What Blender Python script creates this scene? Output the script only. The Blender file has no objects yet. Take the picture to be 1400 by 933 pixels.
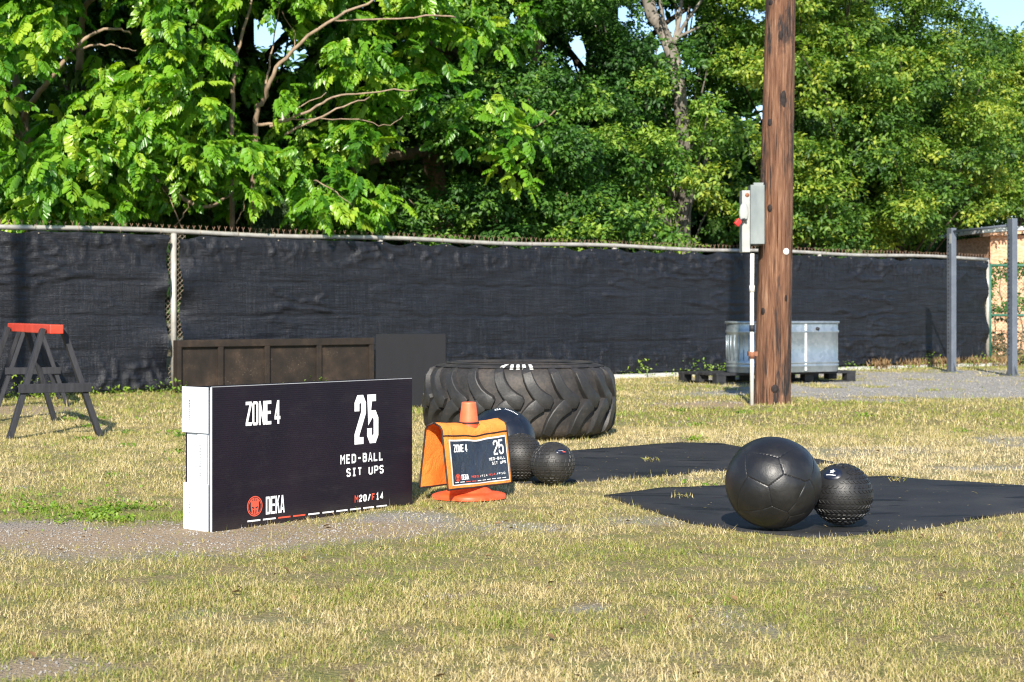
import bpy, bmesh, math, random
import numpy as np
from mathutils import Vector, Matrix

# ------------------------------------------------------------------ camera, sky, sun, exposure
SC = bpy.context.scene
COL = SC.collection
H, F, HZ = 0.85, 2300.0, 427.0            # eye height, focal length in photo pixels, horizon row

cam = bpy.data.cameras.new('camera')
camo = bpy.data.objects.new('camera', cam); COL.objects.link(camo)
camo.location = (0, 0, H); camo.rotation_euler = (math.radians(90), 0, 0)
cam.sensor_width = 36.0; cam.lens = 36.0 * F / 1400.0
cam.shift_y = (HZ - 466.5) / 1400.0
cam.clip_start = 0.05; cam.clip_end = 2000
cam.dof.use_dof = True; cam.dof.focus_distance = 6.6; cam.dof.aperture_fstop = 8.0
SC.camera = camo

SUN_EL = math.radians(32.0)
SUN_TRAVEL = Vector((0.075, 1.0, 0)).normalized()      # the light travels away from the camera
sd = Vector((SUN_TRAVEL.x * math.cos(SUN_EL), SUN_TRAVEL.y * math.cos(SUN_EL), -math.sin(SUN_EL)))
sun = bpy.data.lights.new('sun', 'SUN'); sun.energy = 5.0; sun.angle = math.radians(0.55); sun.color = (1.0, 0.93, 0.81)
suno = bpy.data.objects.new('sun', sun); COL.objects.link(suno)
suno.rotation_euler = sd.to_track_quat('-Z', 'Y').to_euler(); suno.location = (0, -10, 12)

W = bpy.data.worlds.new('World'); SC.world = W; W.use_nodes = True
wn = W.node_tree
sky = wn.nodes.new('ShaderNodeTexSky'); sky.sky_type = 'NISHITA'; sky.sun_disc = False
sky.sun_elevation = SUN_EL
sky.sun_rotation = math.atan2(-SUN_TRAVEL.x, -SUN_TRAVEL.y)
sky.air_density = 1.0; sky.dust_density = 0.1; sky.ozone_density = 3.0
wn.links.new(sky.outputs[0], wn.nodes['Background'].inputs[0])
wn.nodes['Background'].inputs[1].default_value = 0.115

SC.view_settings.view_transform = 'Standard'; SC.view_settings.look = 'None'
SC.view_settings.gamma = 1.0; SC.view_settings.use_curve_mapping = False
SC.view_settings.exposure = 0.90
SC.render.engine = 'CYCLES'
SC.cycles.use_denoising = True; SC.cycles.pixel_filter_type = 'BLACKMAN_HARRIS'; SC.cycles.filter_width = 1.15
SC.cycles.max_bounces = 7; SC.cycles.transmission_bounces = 4; SC.cycles.diffuse_bounces = 4
SC.cycles.sample_clamp_indirect = 6.0

# ------------------------------------------------------------------ helpers
rnd = random.Random(7)
RNG = np.random.default_rng(11)

def G(x, y):                                            # photo pixel on the ground -> world
    d = H * F / (y - HZ); return Vector(((x - 700) / F * d, d, 0))
def P(x, y, d):                                         # photo pixel at a distance -> world
    return Vector(((x - 700) / F * d, d, H - (y - HZ) / F * d))

class MB:
    def __init__(s): s.v = []; s.f = []; s.m = []; s.mi = 0
    def add(s, vs, fs):
        o = len(s.v); s.v += [tuple(v) for v in vs]
        for f in fs: s.f.append(tuple(i + o for i in f)); s.m.append(s.mi)
        return s
    def box(s, x0, x1, y0, y1, z0, z1, mat=None):
        vs = [Vector(p) for p in ((x0,y0,z0),(x1,y0,z0),(x1,y1,z0),(x0,y1,z0),(x0,y0,z1),(x1,y0,z1),(x1,y1,z1),(x0,y1,z1))]
        if mat is not None: vs = [mat @ v for v in vs]
        return s.add(vs, [(0,3,2,1),(4,5,6,7),(0,1,5,4),(1,2,6,5),(2,3,7,6),(3,0,4,7)])
    def bar(s, a, b, w, t, up=Vector((0,0,1))):          # rectangular bar from a to b
        a = Vector(a); b = Vector(b); d = (b - a); L = d.length; d.normalize()
        x = d.cross(up)
        if x.length < 1e-4: x = Vector((1,0,0))
        x.normalize(); y = x.cross(d)
        m = Matrix(((x.x,y.x,d.x,a.x),(x.y,y.y,d.y,a.y),(x.z,y.z,d.z,a.z),(0,0,0,1)))
        return s.box(-w/2, w/2, -t/2, t/2, 0, L, m)
    def tube(s, pts, rad, n=8, cap=True):
        pts = [Vector(p) for p in pts]; k = len(pts)
        if not hasattr(rad, '__len__'): rad = [rad] * k
        vs = []; ref = None
        for i, p in enumerate(pts):
            d = (pts[min(i+1,k-1)] - pts[max(i-1,0)]).normalized()
            if ref is None:
                ref = Vector((0,0,1)) if abs(d.z) < .9 else Vector((1,0,0))
            x = d.cross(ref).normalized(); y = x.cross(d); ref = d.cross(x) * -1
            ref = y
            for j in range(n):
                a = 2*math.pi*j/n; vs.append(p + (x*math.cos(a) + y*math.sin(a))*rad[i])
        fs = [(i*n+j, i*n+(j+1)%n, (i+1)*n+(j+1)%n, (i+1)*n+j) for i in range(k-1) for j in range(n)]
        if cap: fs += [tuple(range(n))[::-1], tuple((k-1)*n+j for j in range(n))]
        return s.add(vs, fs)
    def lathe(s, prof, n=32, cx=0, cy=0, closed=False, sx=1, sy=1):
        vs = [(cx+r*math.cos(2*math.pi*j/n)*sx, cy+r*math.sin(2*math.pi*j/n)*sy, z) for r, z in prof for j in range(n)]
        k = len(prof); fs = []
        for i in range(k if closed else k-1):
            i2 = (i+1) % k
            for j in range(n): fs.append((i*n+j, i*n+(j+1)%n, i2*n+(j+1)%n, i2*n+j))
        return s.add(vs, fs)
    def build(s, name, mats, parent=None, smooth=False, bevel=0, kind=None):
        me = bpy.data.meshes.new(name); me.from_pydata(s.v, [], s.f)
        mats = mats if isinstance(mats, (list, tuple)) else [mats]
        for m in mats: me.materials.append(m)
        if len(mats) > 1: me.polygons.foreach_set('material_index', s.m)
        if smooth: me.polygons.foreach_set('use_smooth', [True]*len(me.polygons))
        me.update()
        o = bpy.data.objects.new(name, me); COL.objects.link(o)
        if parent: o.parent = parent
        if bevel:
            b = o.modifiers.new('bevel', 'BEVEL'); b.width = bevel; b.segments = 2; b.limit_method = 'ANGLE'
        if kind: o['kind'] = kind
        return o

def thing(name, label, cat, loc=(0,0,0), rz=0, group=None):
    o = bpy.data.objects.new(name, None); COL.objects.link(o); o.empty_display_size = .1
    o.location = loc; o.rotation_euler = (0,0,rz); o['label'] = label; o['category'] = cat
    if group: o['group'] = group
    return o
def tag(o, label=None, cat=None, group=None, kind=None):
    if label: o['label'] = label
    if cat: o['category'] = cat
    if group: o['group'] = group
    if kind: o['kind'] = kind
    return o
def link_copy(o, parent, loc=None, rot=None):
    c = bpy.data.objects.new(o.name.split('.')[0], o.data); COL.objects.link(c); c.parent = parent
    if loc is not None: c.location = loc
    if rot is not None: c.rotation_euler = rot
    return c

def np_mesh(name, V, Fc, nper, mat, parent=None, attrs=None, kind=None, smooth=False):
    """V (N,3); Fc (M,nper) faces, all of nper corners; attrs: dict name -> per-face float"""
    me = bpy.data.meshes.new(name)
    me.vertices.add(len(V)); me.vertices.foreach_set('co', np.ascontiguousarray(V, dtype=np.float32).ravel())
    M_ = len(Fc); me.loops.add(M_*nper); me.polygons.add(M_)
    me.loops.foreach_set('vertex_index', np.ascontiguousarray(Fc, dtype=np.int32).ravel())
    me.polygons.foreach_set('loop_start', np.arange(0, M_*nper, nper, dtype=np.int32))
    if smooth: me.polygons.foreach_set('use_smooth', np.ones(M_, dtype=bool))
    me.update(calc_edges=True)
    for k, a in (attrs or {}).items():
        at = me.attributes.new(k, 'FLOAT', 'FACE' if len(a) == M_ else 'POINT')
        at.data.foreach_set('value', np.ascontiguousarray(a, dtype=np.float32))
    me.materials.append(mat); me.validate()
    o = bpy.data.objects.new(name, me); COL.objects.link(o)
    if parent: o.parent = parent
    if kind: o['kind'] = kind
    return o

_perm = {}
def vnoise(x, y, seed=0):
    if seed not in _perm: _perm[seed] = np.random.default_rng(1000+seed).random((256, 256))
    T = _perm[seed]; xi = np.floor(x).astype(int); yi = np.floor(y).astype(int)
    fx = x-xi; fy = y-yi; fx = fx*fx*(3-2*fx); fy = fy*fy*(3-2*fy)
    a = T[xi&255, yi&255]; b = T[(xi+1)&255, yi&255]; c = T[xi&255, (yi+1)&255]; d = T[(xi+1)&255, (yi+1)&255]
    return a*(1-fx)*(1-fy)+b*fx*(1-fy)+c*(1-fx)*fy+d*fx*fy
def fbm(x, y, seed=0, octv=4):
    s = 0; a = .5; t = 0
    for i in range(octv): s = s + a*vnoise(x*2**i, y*2**i, seed+i); t += a; a *= .5
    return s/t
def sstep(a, b, x): t = np.clip((x-a)/(b-a), 0, 1); return t*t*(3-2*t)

# ------------------------------------------------------------------ materials
class NT:
    def __init__(s, name):
        s.mat = bpy.data.materials.new(name); s.mat.use_nodes = True
        s.t = s.mat.node_tree; s.b = s.t.nodes['Principled BSDF']; s.out = s.t.nodes['Material Output']
    def n(s, typ, **kw):
        nd = s.t.nodes.new(typ)
        for k, v in kw.items(): setattr(nd, k, v)
        return nd
    def l(s, a, b): s.t.links.new(a, b)
    def coord(s, scale=(1,1,1), which='Object'):
        tc = s.n('ShaderNodeTexCoord'); mp = s.n('ShaderNodeMapping'); mp.inputs['Scale'].default_value = scale
        s.l(tc.outputs[which], mp.inputs[0]); return mp.outputs[0]
    def noise(s, vec, scale, detail=4, rough=.55, dist=0):
        nd = s.n('ShaderNodeTexNoise'); nd.inputs['Scale'].default_value = scale; nd.inputs['Detail'].default_value = detail
        nd.inputs['Roughness'].default_value = rough; nd.inputs['Distortion'].default_value = dist
        s.l(vec, nd.inputs['Vector']); return nd.outputs['Fac']
    def ramp(s, fac, stops):
        r = s.n('ShaderNodeValToRGB'); e = r.color_ramp.elements
        while len(e) < len(stops): e.new(0.5)
        for i, (p, c) in enumerate(stops):
            e[i].position = p; e[i].color = (*c, 1) if len(c) == 3 else c
        s.l(fac, r.inputs[0]); return r.outputs[0]
    def mix(s, fac, a, b, typ='MIX'):
        m = s.n('ShaderNodeMix', data_type='RGBA', blend_type=typ)
        for val, sock in ((fac, m.inputs[0]), (a, m.inputs[6]), (b, m.inputs[7])):
            if hasattr(val, 'is_output'): s.l(val, sock)
            elif hasattr(val, '__len__'): sock.default_value = (*val, 1)
            else: sock.default_value = val
        return m.outputs[2]
    def math(s, op, a, b=0.5, clamp=False):
        m = s.n('ShaderNodeMath', operation=op, use_clamp=clamp)
        for val, sock in ((a, m.inputs[0]), (b, m.inputs[1])):
            if hasattr(val, 'is_output'): s.l(val, sock)
            else: sock.default_value = val
        return m.outputs[0]
    def bump(s, height, strength=.3, dist=.01):
        b = s.n('ShaderNodeBump'); b.inputs['Strength'].default_value = strength; b.inputs['Distance'].default_value = dist
        s.l(height, b.inputs['Height']); s.l(b.outputs[0], s.b.inputs['Normal'])
    def attr(s, name):
        a = s.n('ShaderNodeAttribute'); a.attribute_name = name; return a.outputs['Fac']
    def set(s, color=None, rough=None, metal=None, spec=None, **kw):
        for k, v in (('Base Color', color), ('Roughness', rough), ('Metallic', metal), ('Specular IOR Level', spec)):
            if v is None: continue
            if hasattr(v, 'is_output'): s.l(v, s.b.inputs[k])
            elif hasattr(v, '__len__'): s.b.inputs[k].default_value = (*v, 1)
            else: s.b.inputs[k].default_value = v
        return s.mat

def simple(name, c1, c2, scale=8, rough=.6, bump=.2, bscale=60, dist=.002, stretch=(1,1,1), metal=0, spec=.5, rvar=.15):
    m = NT(name); co = m.coord(stretch)
    n1 = m.noise(co, scale, 5, .6)
    col = m.ramp(n1, [(.32, c1), (.68, c2)])
    rr = m.n('ShaderNodeMapRange'); m.l(n1, rr.inputs[0]); rr.inputs[3].default_value = max(0, rough-rvar); rr.inputs[4].default_value = min(1, rough+rvar)
    m.bump(m.noise(co, bscale, 3), bump, dist)
    return m.set(col, rr.outputs[0], metal, spec)

def leaf_material(name, stops, trans=.35, rough=.42, obj_random=False):
    m = NT(name)
    t = m.attr('tint')
    if obj_random:
        oi = m.n('ShaderNodeObjectInfo'); t = m.math('ADD', t, m.math('MULTIPLY', m.math('SUBTRACT', oi.outputs['Random'], .5), .45), True)
    col = m.ramp(t, stops)
    m.set(col, rough, 0, .45)
    tr = m.n('ShaderNodeBsdfTranslucent')
    hs = m.n('ShaderNodeHueSaturation'); hs.inputs['Value'].default_value = 1.25; hs.inputs['Saturation'].default_value = 1.1
    m.l(col, hs.inputs['Color']); m.l(hs.outputs[0], tr.inputs['Color'])
    mx = m.n('ShaderNodeMixShader'); mx.inputs[0].default_value = trans
    m.l(m.b.outputs[0], mx.inputs[1]); m.l(tr.outputs[0], mx.inputs[2]); m.l(mx.outputs[0], m.out.inputs[0])
    return m.mat

M = {}
# --- ground: soil, dry thatch, gravel
g = NT('lawn_soil'); co = g.coord()
fine = g.noise(co, 90, 6, .7); mid = g.noise(co, 7, 5, .6)
soil = g.ramp(fine, [(.3, (.12,.092,.048)), (.5, (.27,.21,.11)), (.72, (.46,.37,.21))])
soil = g.mix(g.ramp(mid, [(.42, (0,0,0)), (.62, (1,1,1))]), soil, g.ramp(fine, [(.3, (.13,.14,.045)), (.7, (.27,.26,.09))]))
vor = g.n('ShaderNodeTexVoronoi'); vor.inputs['Scale'].default_value = 75; g.l(co, vor.inputs['Vector'])
stone = g.mix(.35, g.ramp(vor.outputs['Distance'], [(.0, (.46,.44,.42)), (.75, (.22,.205,.19))]), g.ramp(g.noise(co, 160, 2), [(.3, (.24,.225,.21)), (.7, (.52,.495,.47))]))
stone = g.mix(g.attr('brown'), stone, (.37,.275,.185))
cfac = g.attr('gravel')
g.bump(g.math('ADD', fine, g.math('MULTIPLY', vor.outputs['Distance'], -.6)), .8, .02)
M['lawn'] = g.set(g.mix(cfac, soil, stone), .95, 0, .15)
M['earth'] = simple('far_earth', (.07,.06,.03), (.14,.12,.06), 3, .95, .4, 30, .03)
gm = leaf_material('grass_blades', [(0.0, (.70,.58,.345)), (.22, (.56,.445,.21)), (.45, (.40,.34,.115)), (.7, (.245,.265,.048)), (1.0, (.19,.29,.03))], .3, .6)
M['grass'] = gm
M['stone'] = simple('gravel_stone', (.14,.13,.12), (.38,.355,.325), 3.7, .9, .3, 200)
# --- vegetation
M['pinnate'] = leaf_material('broad_leaf', [(0, (.018,.075,.010)), (.35, (.062,.19,.016)), (.7, (.165,.36,.026)), (1, (.38,.51,.05))], .42, .32)
M['pinnate_r'] = leaf_material('broad_leaf_single', [(0, (.018,.075,.010)), (.35, (.062,.19,.016)), (.7, (.165,.36,.026)), (1, (.38,.51,.05))], .42, .32, True)
M['small'] = leaf_material('small_leaf', [(0, (.018,.060,.013)), (.4, (.058,.155,.024)), (.75, (.125,.265,.034)), (1, (.29,.42,.06))], .42, .5)
M['yellowgreen'] = leaf_material('sunny_small_leaf', [(0, (.026,.075,.014)), (.4, (.085,.185,.026)), (.75, (.18,.30,.036)), (1, (.38,.44,.06))], .42, .5)  # lighter, yellower greens; sunlight on the right-hand trees is put into the colour
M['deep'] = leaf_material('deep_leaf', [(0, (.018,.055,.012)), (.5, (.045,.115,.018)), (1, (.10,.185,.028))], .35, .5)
M['dryleaf'] = leaf_material('dry_leaf', [(0, (.12,.07,.03)), (.5, (.28,.17,.08)), (1, (.42,.30,.15))], .3, .7)
M['feather'] = leaf_material('feathery_leaf', [(0, (.05,.10,.05)), (.5, (.09,.16,.07)), (1, (.16,.24,.10))], .3, .6)
M['weed'] = leaf_material('weed_leaf', [(0, (.06,.13,.015)), (.5, (.15,.26,.02)), (1, (.30,.40,.05))], .35, .5)
M['bark'] = simple('bark', (.10,.07,.05), (.26,.19,.13), 14, .9, .7, 40, .02, (1,1,.25))
M['bark_grey'] = simple('grey_bark', (.11,.095,.08), (.27,.24,.205), 10, .9, .6, 40, .02, (1,1,.3))
M['bark_dark'] = simple('dark_bark', (.03,.022,.016), (.09,.065,.045), 10, .95, .6, 40, .02, (1,1,.3))
M['bark_light'] = simple('light_bark', (.17,.115,.075), (.34,.245,.165), 14, .85, .5, 40, .01, (1,1,.3))
# --- fence
m = NT('black_screen_cloth'); co = m.coord()
big = m.noise(co, 1.3, 5, .6); st = m.noise(m.coord((3, 3, 110)), 1.0, 4, .65); sv = m.noise(m.coord((75, 75, 2.5)), 1.0, 4, .65)
col = m.ramp(m.math('MULTIPLY', m.math('ADD', st, sv), .5), [(.36, (.0026,.0032,.0052)), (.52, (.0085,.0096,.0140)), (.70, (.034,.037,.048))])
col = m.mix(m.ramp(big, [(.45, (0,0,0)), (.75, (.35,.35,.35))]), col, (.020,.021,.026))
m.bump(m.math('ADD', m.noise(m.coord((3,3,20)), 1.0, 6, .7), m.math('MULTIPLY', m.math('ADD', st, sv), .35)), .65, .022)
M['screen'] = m.set(col, .42, 0, .38)
M['galv'] = simple('galvanized_pipe', (.34,.32,.29), (.50,.475,.43), 9, .5, .15, 50, .002, (1,1,1), .35)
M['wire'] = simple('fence_wire', (.25,.20,.15), (.45,.38,.30), 30, .6, .2, 60, .001, (1,1,1), .4)
M['rustwire'] = simple('rusty_wire_end', (.13,.070,.045), (.26,.165,.105), 40, .8, .2)
M['greenwire'] = simple('green_coated_wire', (.02,.09,.06), (.04,.15,.10), 30, .5, .1)
M['kerb'] = simple('concrete_footing', (.42,.41,.39), (.60,.58,.54), 12, .9, .5, 60, .006)
# --- pole
m = NT('creosote_pole_wood'); co = m.coord((1,1,.06)); co2 = m.coord((1,1,.18))
gr = m.noise(co, 42, 6, .65, .25); gr2 = m.noise(co, 130, 3, .6); pt = m.noise(co2, 5.5, 5, .65, .4)
col = m.ramp(gr, [(.31, (.022,.011,.008)), (.42, (.115,.050,.029)), (.55, (.205,.098,.056)), (.72, (.38,.225,.145))])
col = m.mix(m.math('MULTIPLY', gr2, .5), col, (.14,.07,.035), 'MIX')
tar = m.math('MULTIPLY', m.ramp(pt, [(.53, (0,0,0)), (.59, (1,1,1))]), m.ramp(gr2, [(.36, (.25,.25,.25)), (.52, (1,1,1))]))
crk = m.ramp(m.noise(m.coord((1,1,.022)), 75, 2, .5, .15), [(.34, (1,1,1)), (.40, (0,0,0))])
col = m.mix(crk, col, (.014,.010,.009))
col = m.mix(tar, col, (.022,.019,.020))
m.bump(m.math('ADD', gr, m.math('MULTIPLY', gr2, .4)), .9, .03)
M['pole'] = m.set(col, .75, 0, .3)
M['knot'] = simple('tar_knot', (.012,.010,.010), (.035,.026,.024), 40, .75, .6, 60, .005, (1,1,1), 0, .2)
M['boxsteel'] = simple('weathered_box_steel', (.15,.17,.172), (.22,.24,.238), 7, .45, .1, 40, .002, (1,1,.4), .5)
M['boxpaint'] = simple('pale_box_paint', (.27,.28,.275), (.36,.37,.355), 7, .55, .1, 40, .002)
M['white'] = simple('white_plastic', (.74,.74,.73), (.82,.82,.81), 5, .4, .05, 50, .001)
M['pvc'] = simple('conduit_pvc', (.60,.58,.53), (.74,.72,.67), 6, .5, .1)
M['redplastic'] = simple('red_handle', (.50,.02,.02), (.62,.035,.03), 10, .4, .05)
M['rust'] = simple('rusty_clip', (.16,.06,.03), (.30,.13,.07), 30, .85, .3)
M['dark'] = simple('dark_hole', (.012,.012,.014), (.025,.025,.028), 10, .7, .1)
# --- tank and pallet
m = NT('galvanized_sheet'); co = m.coord((1,1,.5))
sp = m.n('ShaderNodeTexVoronoi'); sp.inputs['Scale'].default_value = 22; m.l(m.coord(), sp.inputs['Vector'])
col = m.mix(.45, m.ramp(m.noise(co, 6, 5, .6), [(.3, (.26,.31,.345)), (.7, (.44,.485,.51))]), m.ramp(sp.outputs['Color'], [(.2, (.27,.32,.355)), (.8, (.46,.50,.53))]))
M['tank'] = m.set(col, .42, .75, .5)
M['solder'] = simple('solder_seam', (.66,.66,.63), (.80,.80,.77), 30, .6, .3)
M['pallet'] = simple('black_pallet_plastic', (.012,.012,.014), (.03,.03,.033), 12, .6, .2, 40, .004)
# --- boxes
m = NT('muddy_brown_board'); co = m.coord((1,1,1))
n1 = m.noise(co, 4.5, 6, .65); n2 = m.noise(m.coord((9,9,1.2)), 3, 4, .6); spk = m.noise(co, 75, 2, .5)
col = m.ramp(n1, [(.3, (.010,.008,.007)), (.52, (.026,.019,.0145)), (.75, (.075,.048,.032))])
col = m.mix(m.math('MULTIPLY', n2, .5), col, (.030,.022,.017))
spf = m.math('MULTIPLY', m.ramp(spk, [(.66, (0,0,0)), (.72, (1,1,1))]), m.ramp(m.noise(co, 2.2, 3), [(.5, (0,0,0)), (.62, (1,1,1))]))
col = m.mix(spf, col, (.13,.11,.08))
m.bump(n2, .3, .006)
M['brownboard'] = m.set(col, .7, 0, .3)
M['greyboard'] = simple('dark_grey_paint', (.0065,.007,.0095), (.0115,.012,.015), 3, .7, .15, 90, .002, (6,6,1), 0, .22)
m = NT('corrugated_sign_face'); co = m.coord()
wv = m.n('ShaderNodeTexWave', wave_type='BANDS', bands_direction='Z'); wv.inputs['Scale'].default_value = 38; wv.inputs['Distortion'].default_value = .6
m.l(co, wv.inputs['Vector'])
col = m.ramp(m.noise(m.coord((2,2,1)), 2, 3), [(.3, (.0065,.0042,.0100)), (.7, (.0120,.0070,.0140))])
sz = m.n('ShaderNodeSeparateXYZ'); m.l(m.coord(), sz.inputs[0])
dirt = m.math('MULTIPLY', m.math('SUBTRACT', .075, sz.outputs[2]), m.math('MULTIPLY', m.noise(m.coord(), 14, 5, .7), 9.0), True)
col = m.mix(m.math('MULTIPLY', dirt, .55, True), col, (.085,.070,.052))
col = m.mix(m.math('MULTIPLY', m.ramp(m.noise(m.coord((1,1,3)), 5, 6, .75), [(.52, (0,0,0)), (.78, (1,1,1))]), .12), col, (.10,.09,.085))
m.bump(wv.outputs['Fac'], .09, .002)
M['signface'] = m.set(col, .40, 0, .30)
M['signwhite'] = simple('corrugated_white', (.47,.50,.54), (.54,.565,.60), 3, .45, .1, 30, .002, (1,1,10))
M['print_white'] = simple('white_print', (.80,.80,.80), (.85,.85,.85), 5, .5, 0)
M['print_red'] = simple('red_print', (.62,.075,.04), (.70,.10,.055), 5, .5, 0)
M['print_black'] = simple('black_print', (.012,.011,.014), (.02,.018,.022), 5, .5, 0)
M['print_grey'] = simple('grey_print', (.22,.22,.24), (.34,.34,.36), 5, .5, 0)
# --- cone and cover
M['cone'] = simple('cone_orange', (.68,.070,.016), (.80,.115,.035), 9, .5, .25, 50, .003)
M['cone_top'] = simple('cone_tip_orange', (.72,.105,.035), (.83,.16,.065), 9, .5, .2, 50, .003)
m = NT('orange_cover_cloth'); co = m.coord()
m.bump(m.math('ADD', m.noise(co, 11, 5, .6, .8), m.math('MULTIPLY', m.noise(co, 300, 2), .3)), .8, .014)
M['cover'] = m.set(m.ramp(m.noise(co, 8, 4), [(.3, (.80,.215,.032)), (.7, (.90,.30,.058))]), .65, 0, .3)
M['trim'] = simple('dark_binding', (.016,.009,.009), (.035,.018,.016), 20, .7, .2)
m = NT('navy_print_sleeve'); co = m.coord((1,1,.35))
m.bump(m.noise(co, 16, 5, .65, 1.2), 1.0, .014)
M['sleeve'] = m.set(m.ramp(m.noise(co, 6, 3), [(.3, (.012,.018,.034)), (.7, (.026,.034,.055))]), .28, 0, .5)
M['sleeve_white'] = simple('white_sleeve_border', (.70,.62,.58), (.80,.74,.70), 8, .45, .1)
# --- tyre and balls
m = NT('dusty_tyre_rubber'); co = m.coord()
dn = m.noise(co, 5, 6, .65); fn = m.noise(co, 60, 4, .6)
col = m.ramp(m.math('ADD', m.math('MULTIPLY', dn, .75), m.math('MULTIPLY', fn, .25)), [(.36, (.015,.0145,.0145)), (.5, (.034,.030,.028)), (.68, (.085,.068,.055))])
m.bump(m.math('ADD', dn, m.math('MULTIPLY', fn, .3)), .35, .012)
M['tyre'] = m.set(col, .62, 0, .35)
m = NT('tyre_lug_rubber'); co = m.coord()
dn = m.noise(co, 6, 6, .65); fn = m.noise(co, 70, 4, .6)
col = m.ramp(m.math('ADD', m.math('MULTIPLY', dn, .75), m.math('MULTIPLY', fn, .25)), [(.36, (.013,.0125,.013)), (.55, (.026,.0245,.024)), (.72, (.070,.058,.047))])
m.bump(m.math('ADD', dn, m.math('MULTIPLY', fn, .4)), .3, .010)
M['lug'] = m.set(col, .5, 0, .4)
M['chalk'] = simple('white_tyre_paint', (.55,.54,.50), (.78,.77,.73), 40, .8, .3)
def leather(name, a, b, rough, scale=5):
    m = NT(name); co = m.coord(); n1 = m.noise(co, scale, 5, .6); n2 = m.noise(co, 220, 2); n3 = m.noise(co, 14, 4, .6)
    m.bump(m.math('ADD', m.math('MULTIPLY', n3, .8), m.math('MULTIPLY', n2, .12)), .30, .010)
    rr = m.n('ShaderNodeMapRange'); m.l(n3, rr.inputs[0]); rr.inputs[3].default_value = rough-.06; rr.inputs[4].default_value = rough+.12
    dust = m.math('MULTIPLY', m.ramp(m.noise(co, 9, 7, .75), [(.5, (0,0,0)), (.75, (1,1,1))]), .30)
    return m.set(m.mix(dust, m.ramp(n1, [(.3, a), (.7, b)]), (.060,.054,.048)), rr.outputs[0], 0, .5)
M['leather'] = leather('black_ball_leather', (.006,.006,.0075), (.013,.0125,.0135), .40)
M['navyleather'] = leather('navy_ball_leather', (.004,.006,.013), (.008,.012,.022), .40)
M['rubber'] = simple('slam_ball_rubber', (.008,.008,.009), (.017,.0165,.017), 14, .5, .2, 120, .001)
M['rubber2'] = simple('dusty_slam_ball_rubber', (.011,.0105,.010), (.030,.027,.024), 9, .55, .2, 120, .001)
M['badge'] = simple('navy_badge', (.006,.009,.022), (.010,.014,.030), 9, .4, 0)
# --- mats, sawhorses, rack, shed
m = NT('crumb_rubber_mat'); co = m.coord()
n1 = m.noise(co, 2.2, 5, .6); n2 = m.noise(co, 260, 2, .6); wet = m.noise(m.coord((1.2, 4.0, 1)), 1.5, 5, .6, .6)
col = m.ramp(n1, [(.28, (.010,.010,.012)), (.5, (.019,.0187,.0205)), (.75, (.040,.0375,.036))])
col = m.mix(m.ramp(n2, [(.64, (0,0,0)), (.76, (.5,.5,.5))]), col, (.085,.08,.07))
col = m.mix(m.ramp(wet, [(.57, (0,0,0)), (.60, (1,1,1))]), col, (.0035,.0035,.0045))
m.bump(n2, .5, .003)
M['mat'] = m.set(col, .7, 0, .35)
M['sawblack'] = simple('faded_black_timber', (.012,.0125,.016), (.030,.030,.036), 5, .7, .4, 30, .004, (8,8,1), 0, .3)
M['sawred'] = simple('red_orange_paint', (.50,.035,.014), (.62,.06,.022), 6, .5, .2, 40, .003)
M['rack'] = simple('grey_rack_steel', (.105,.12,.15), (.14,.16,.195), 6, .42, .1, 60, .001, (1,1,1), .2)
m = NT('osb_board'); co = m.coord((1,1,1))
vo = m.n('ShaderNodeTexVoronoi'); vo.inputs['Scale'].default_value = 16; m.l(m.coord((1,1,2.2)), vo.inputs['Vector'])
M['osb'] = m.set(m.ramp(vo.outputs['Color'], [(.2, (.52,.28,.17)), (.8, (.72,.44,.29))]), .8, 0, .2)
M['roof'] = simple('white_roof_trim', (.70,.69,.67), (.80,.79,.77), 4, .5, .1)

# ------------------------------------------------------------------ ground
FO = np.array([-3.58, 17.8]); FU = np.array([11.15, 9.0]); FU = FU/np.linalg.norm(FU); FN = np.array([-FU[1], FU[0]])   # fence origin, along, away
def fence_d(x):                                          # fence distance at a photo column
    k = (x-700)/F; t = (k*FO[1]-FO[0])/(FU[0]-k*FU[1]); return FO[1]+FU[1]*t
def fence_s(x):
    k = (x-700)/F; return (k*FO[1]-FO[0])/(FU[0]-k*FU[1])
def FP(s, t, z=0): return Vector((FO[0]+FU[0]*s+FN[0]*t, FO[1]+FU[1]*s+FN[1]*t, z))

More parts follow.
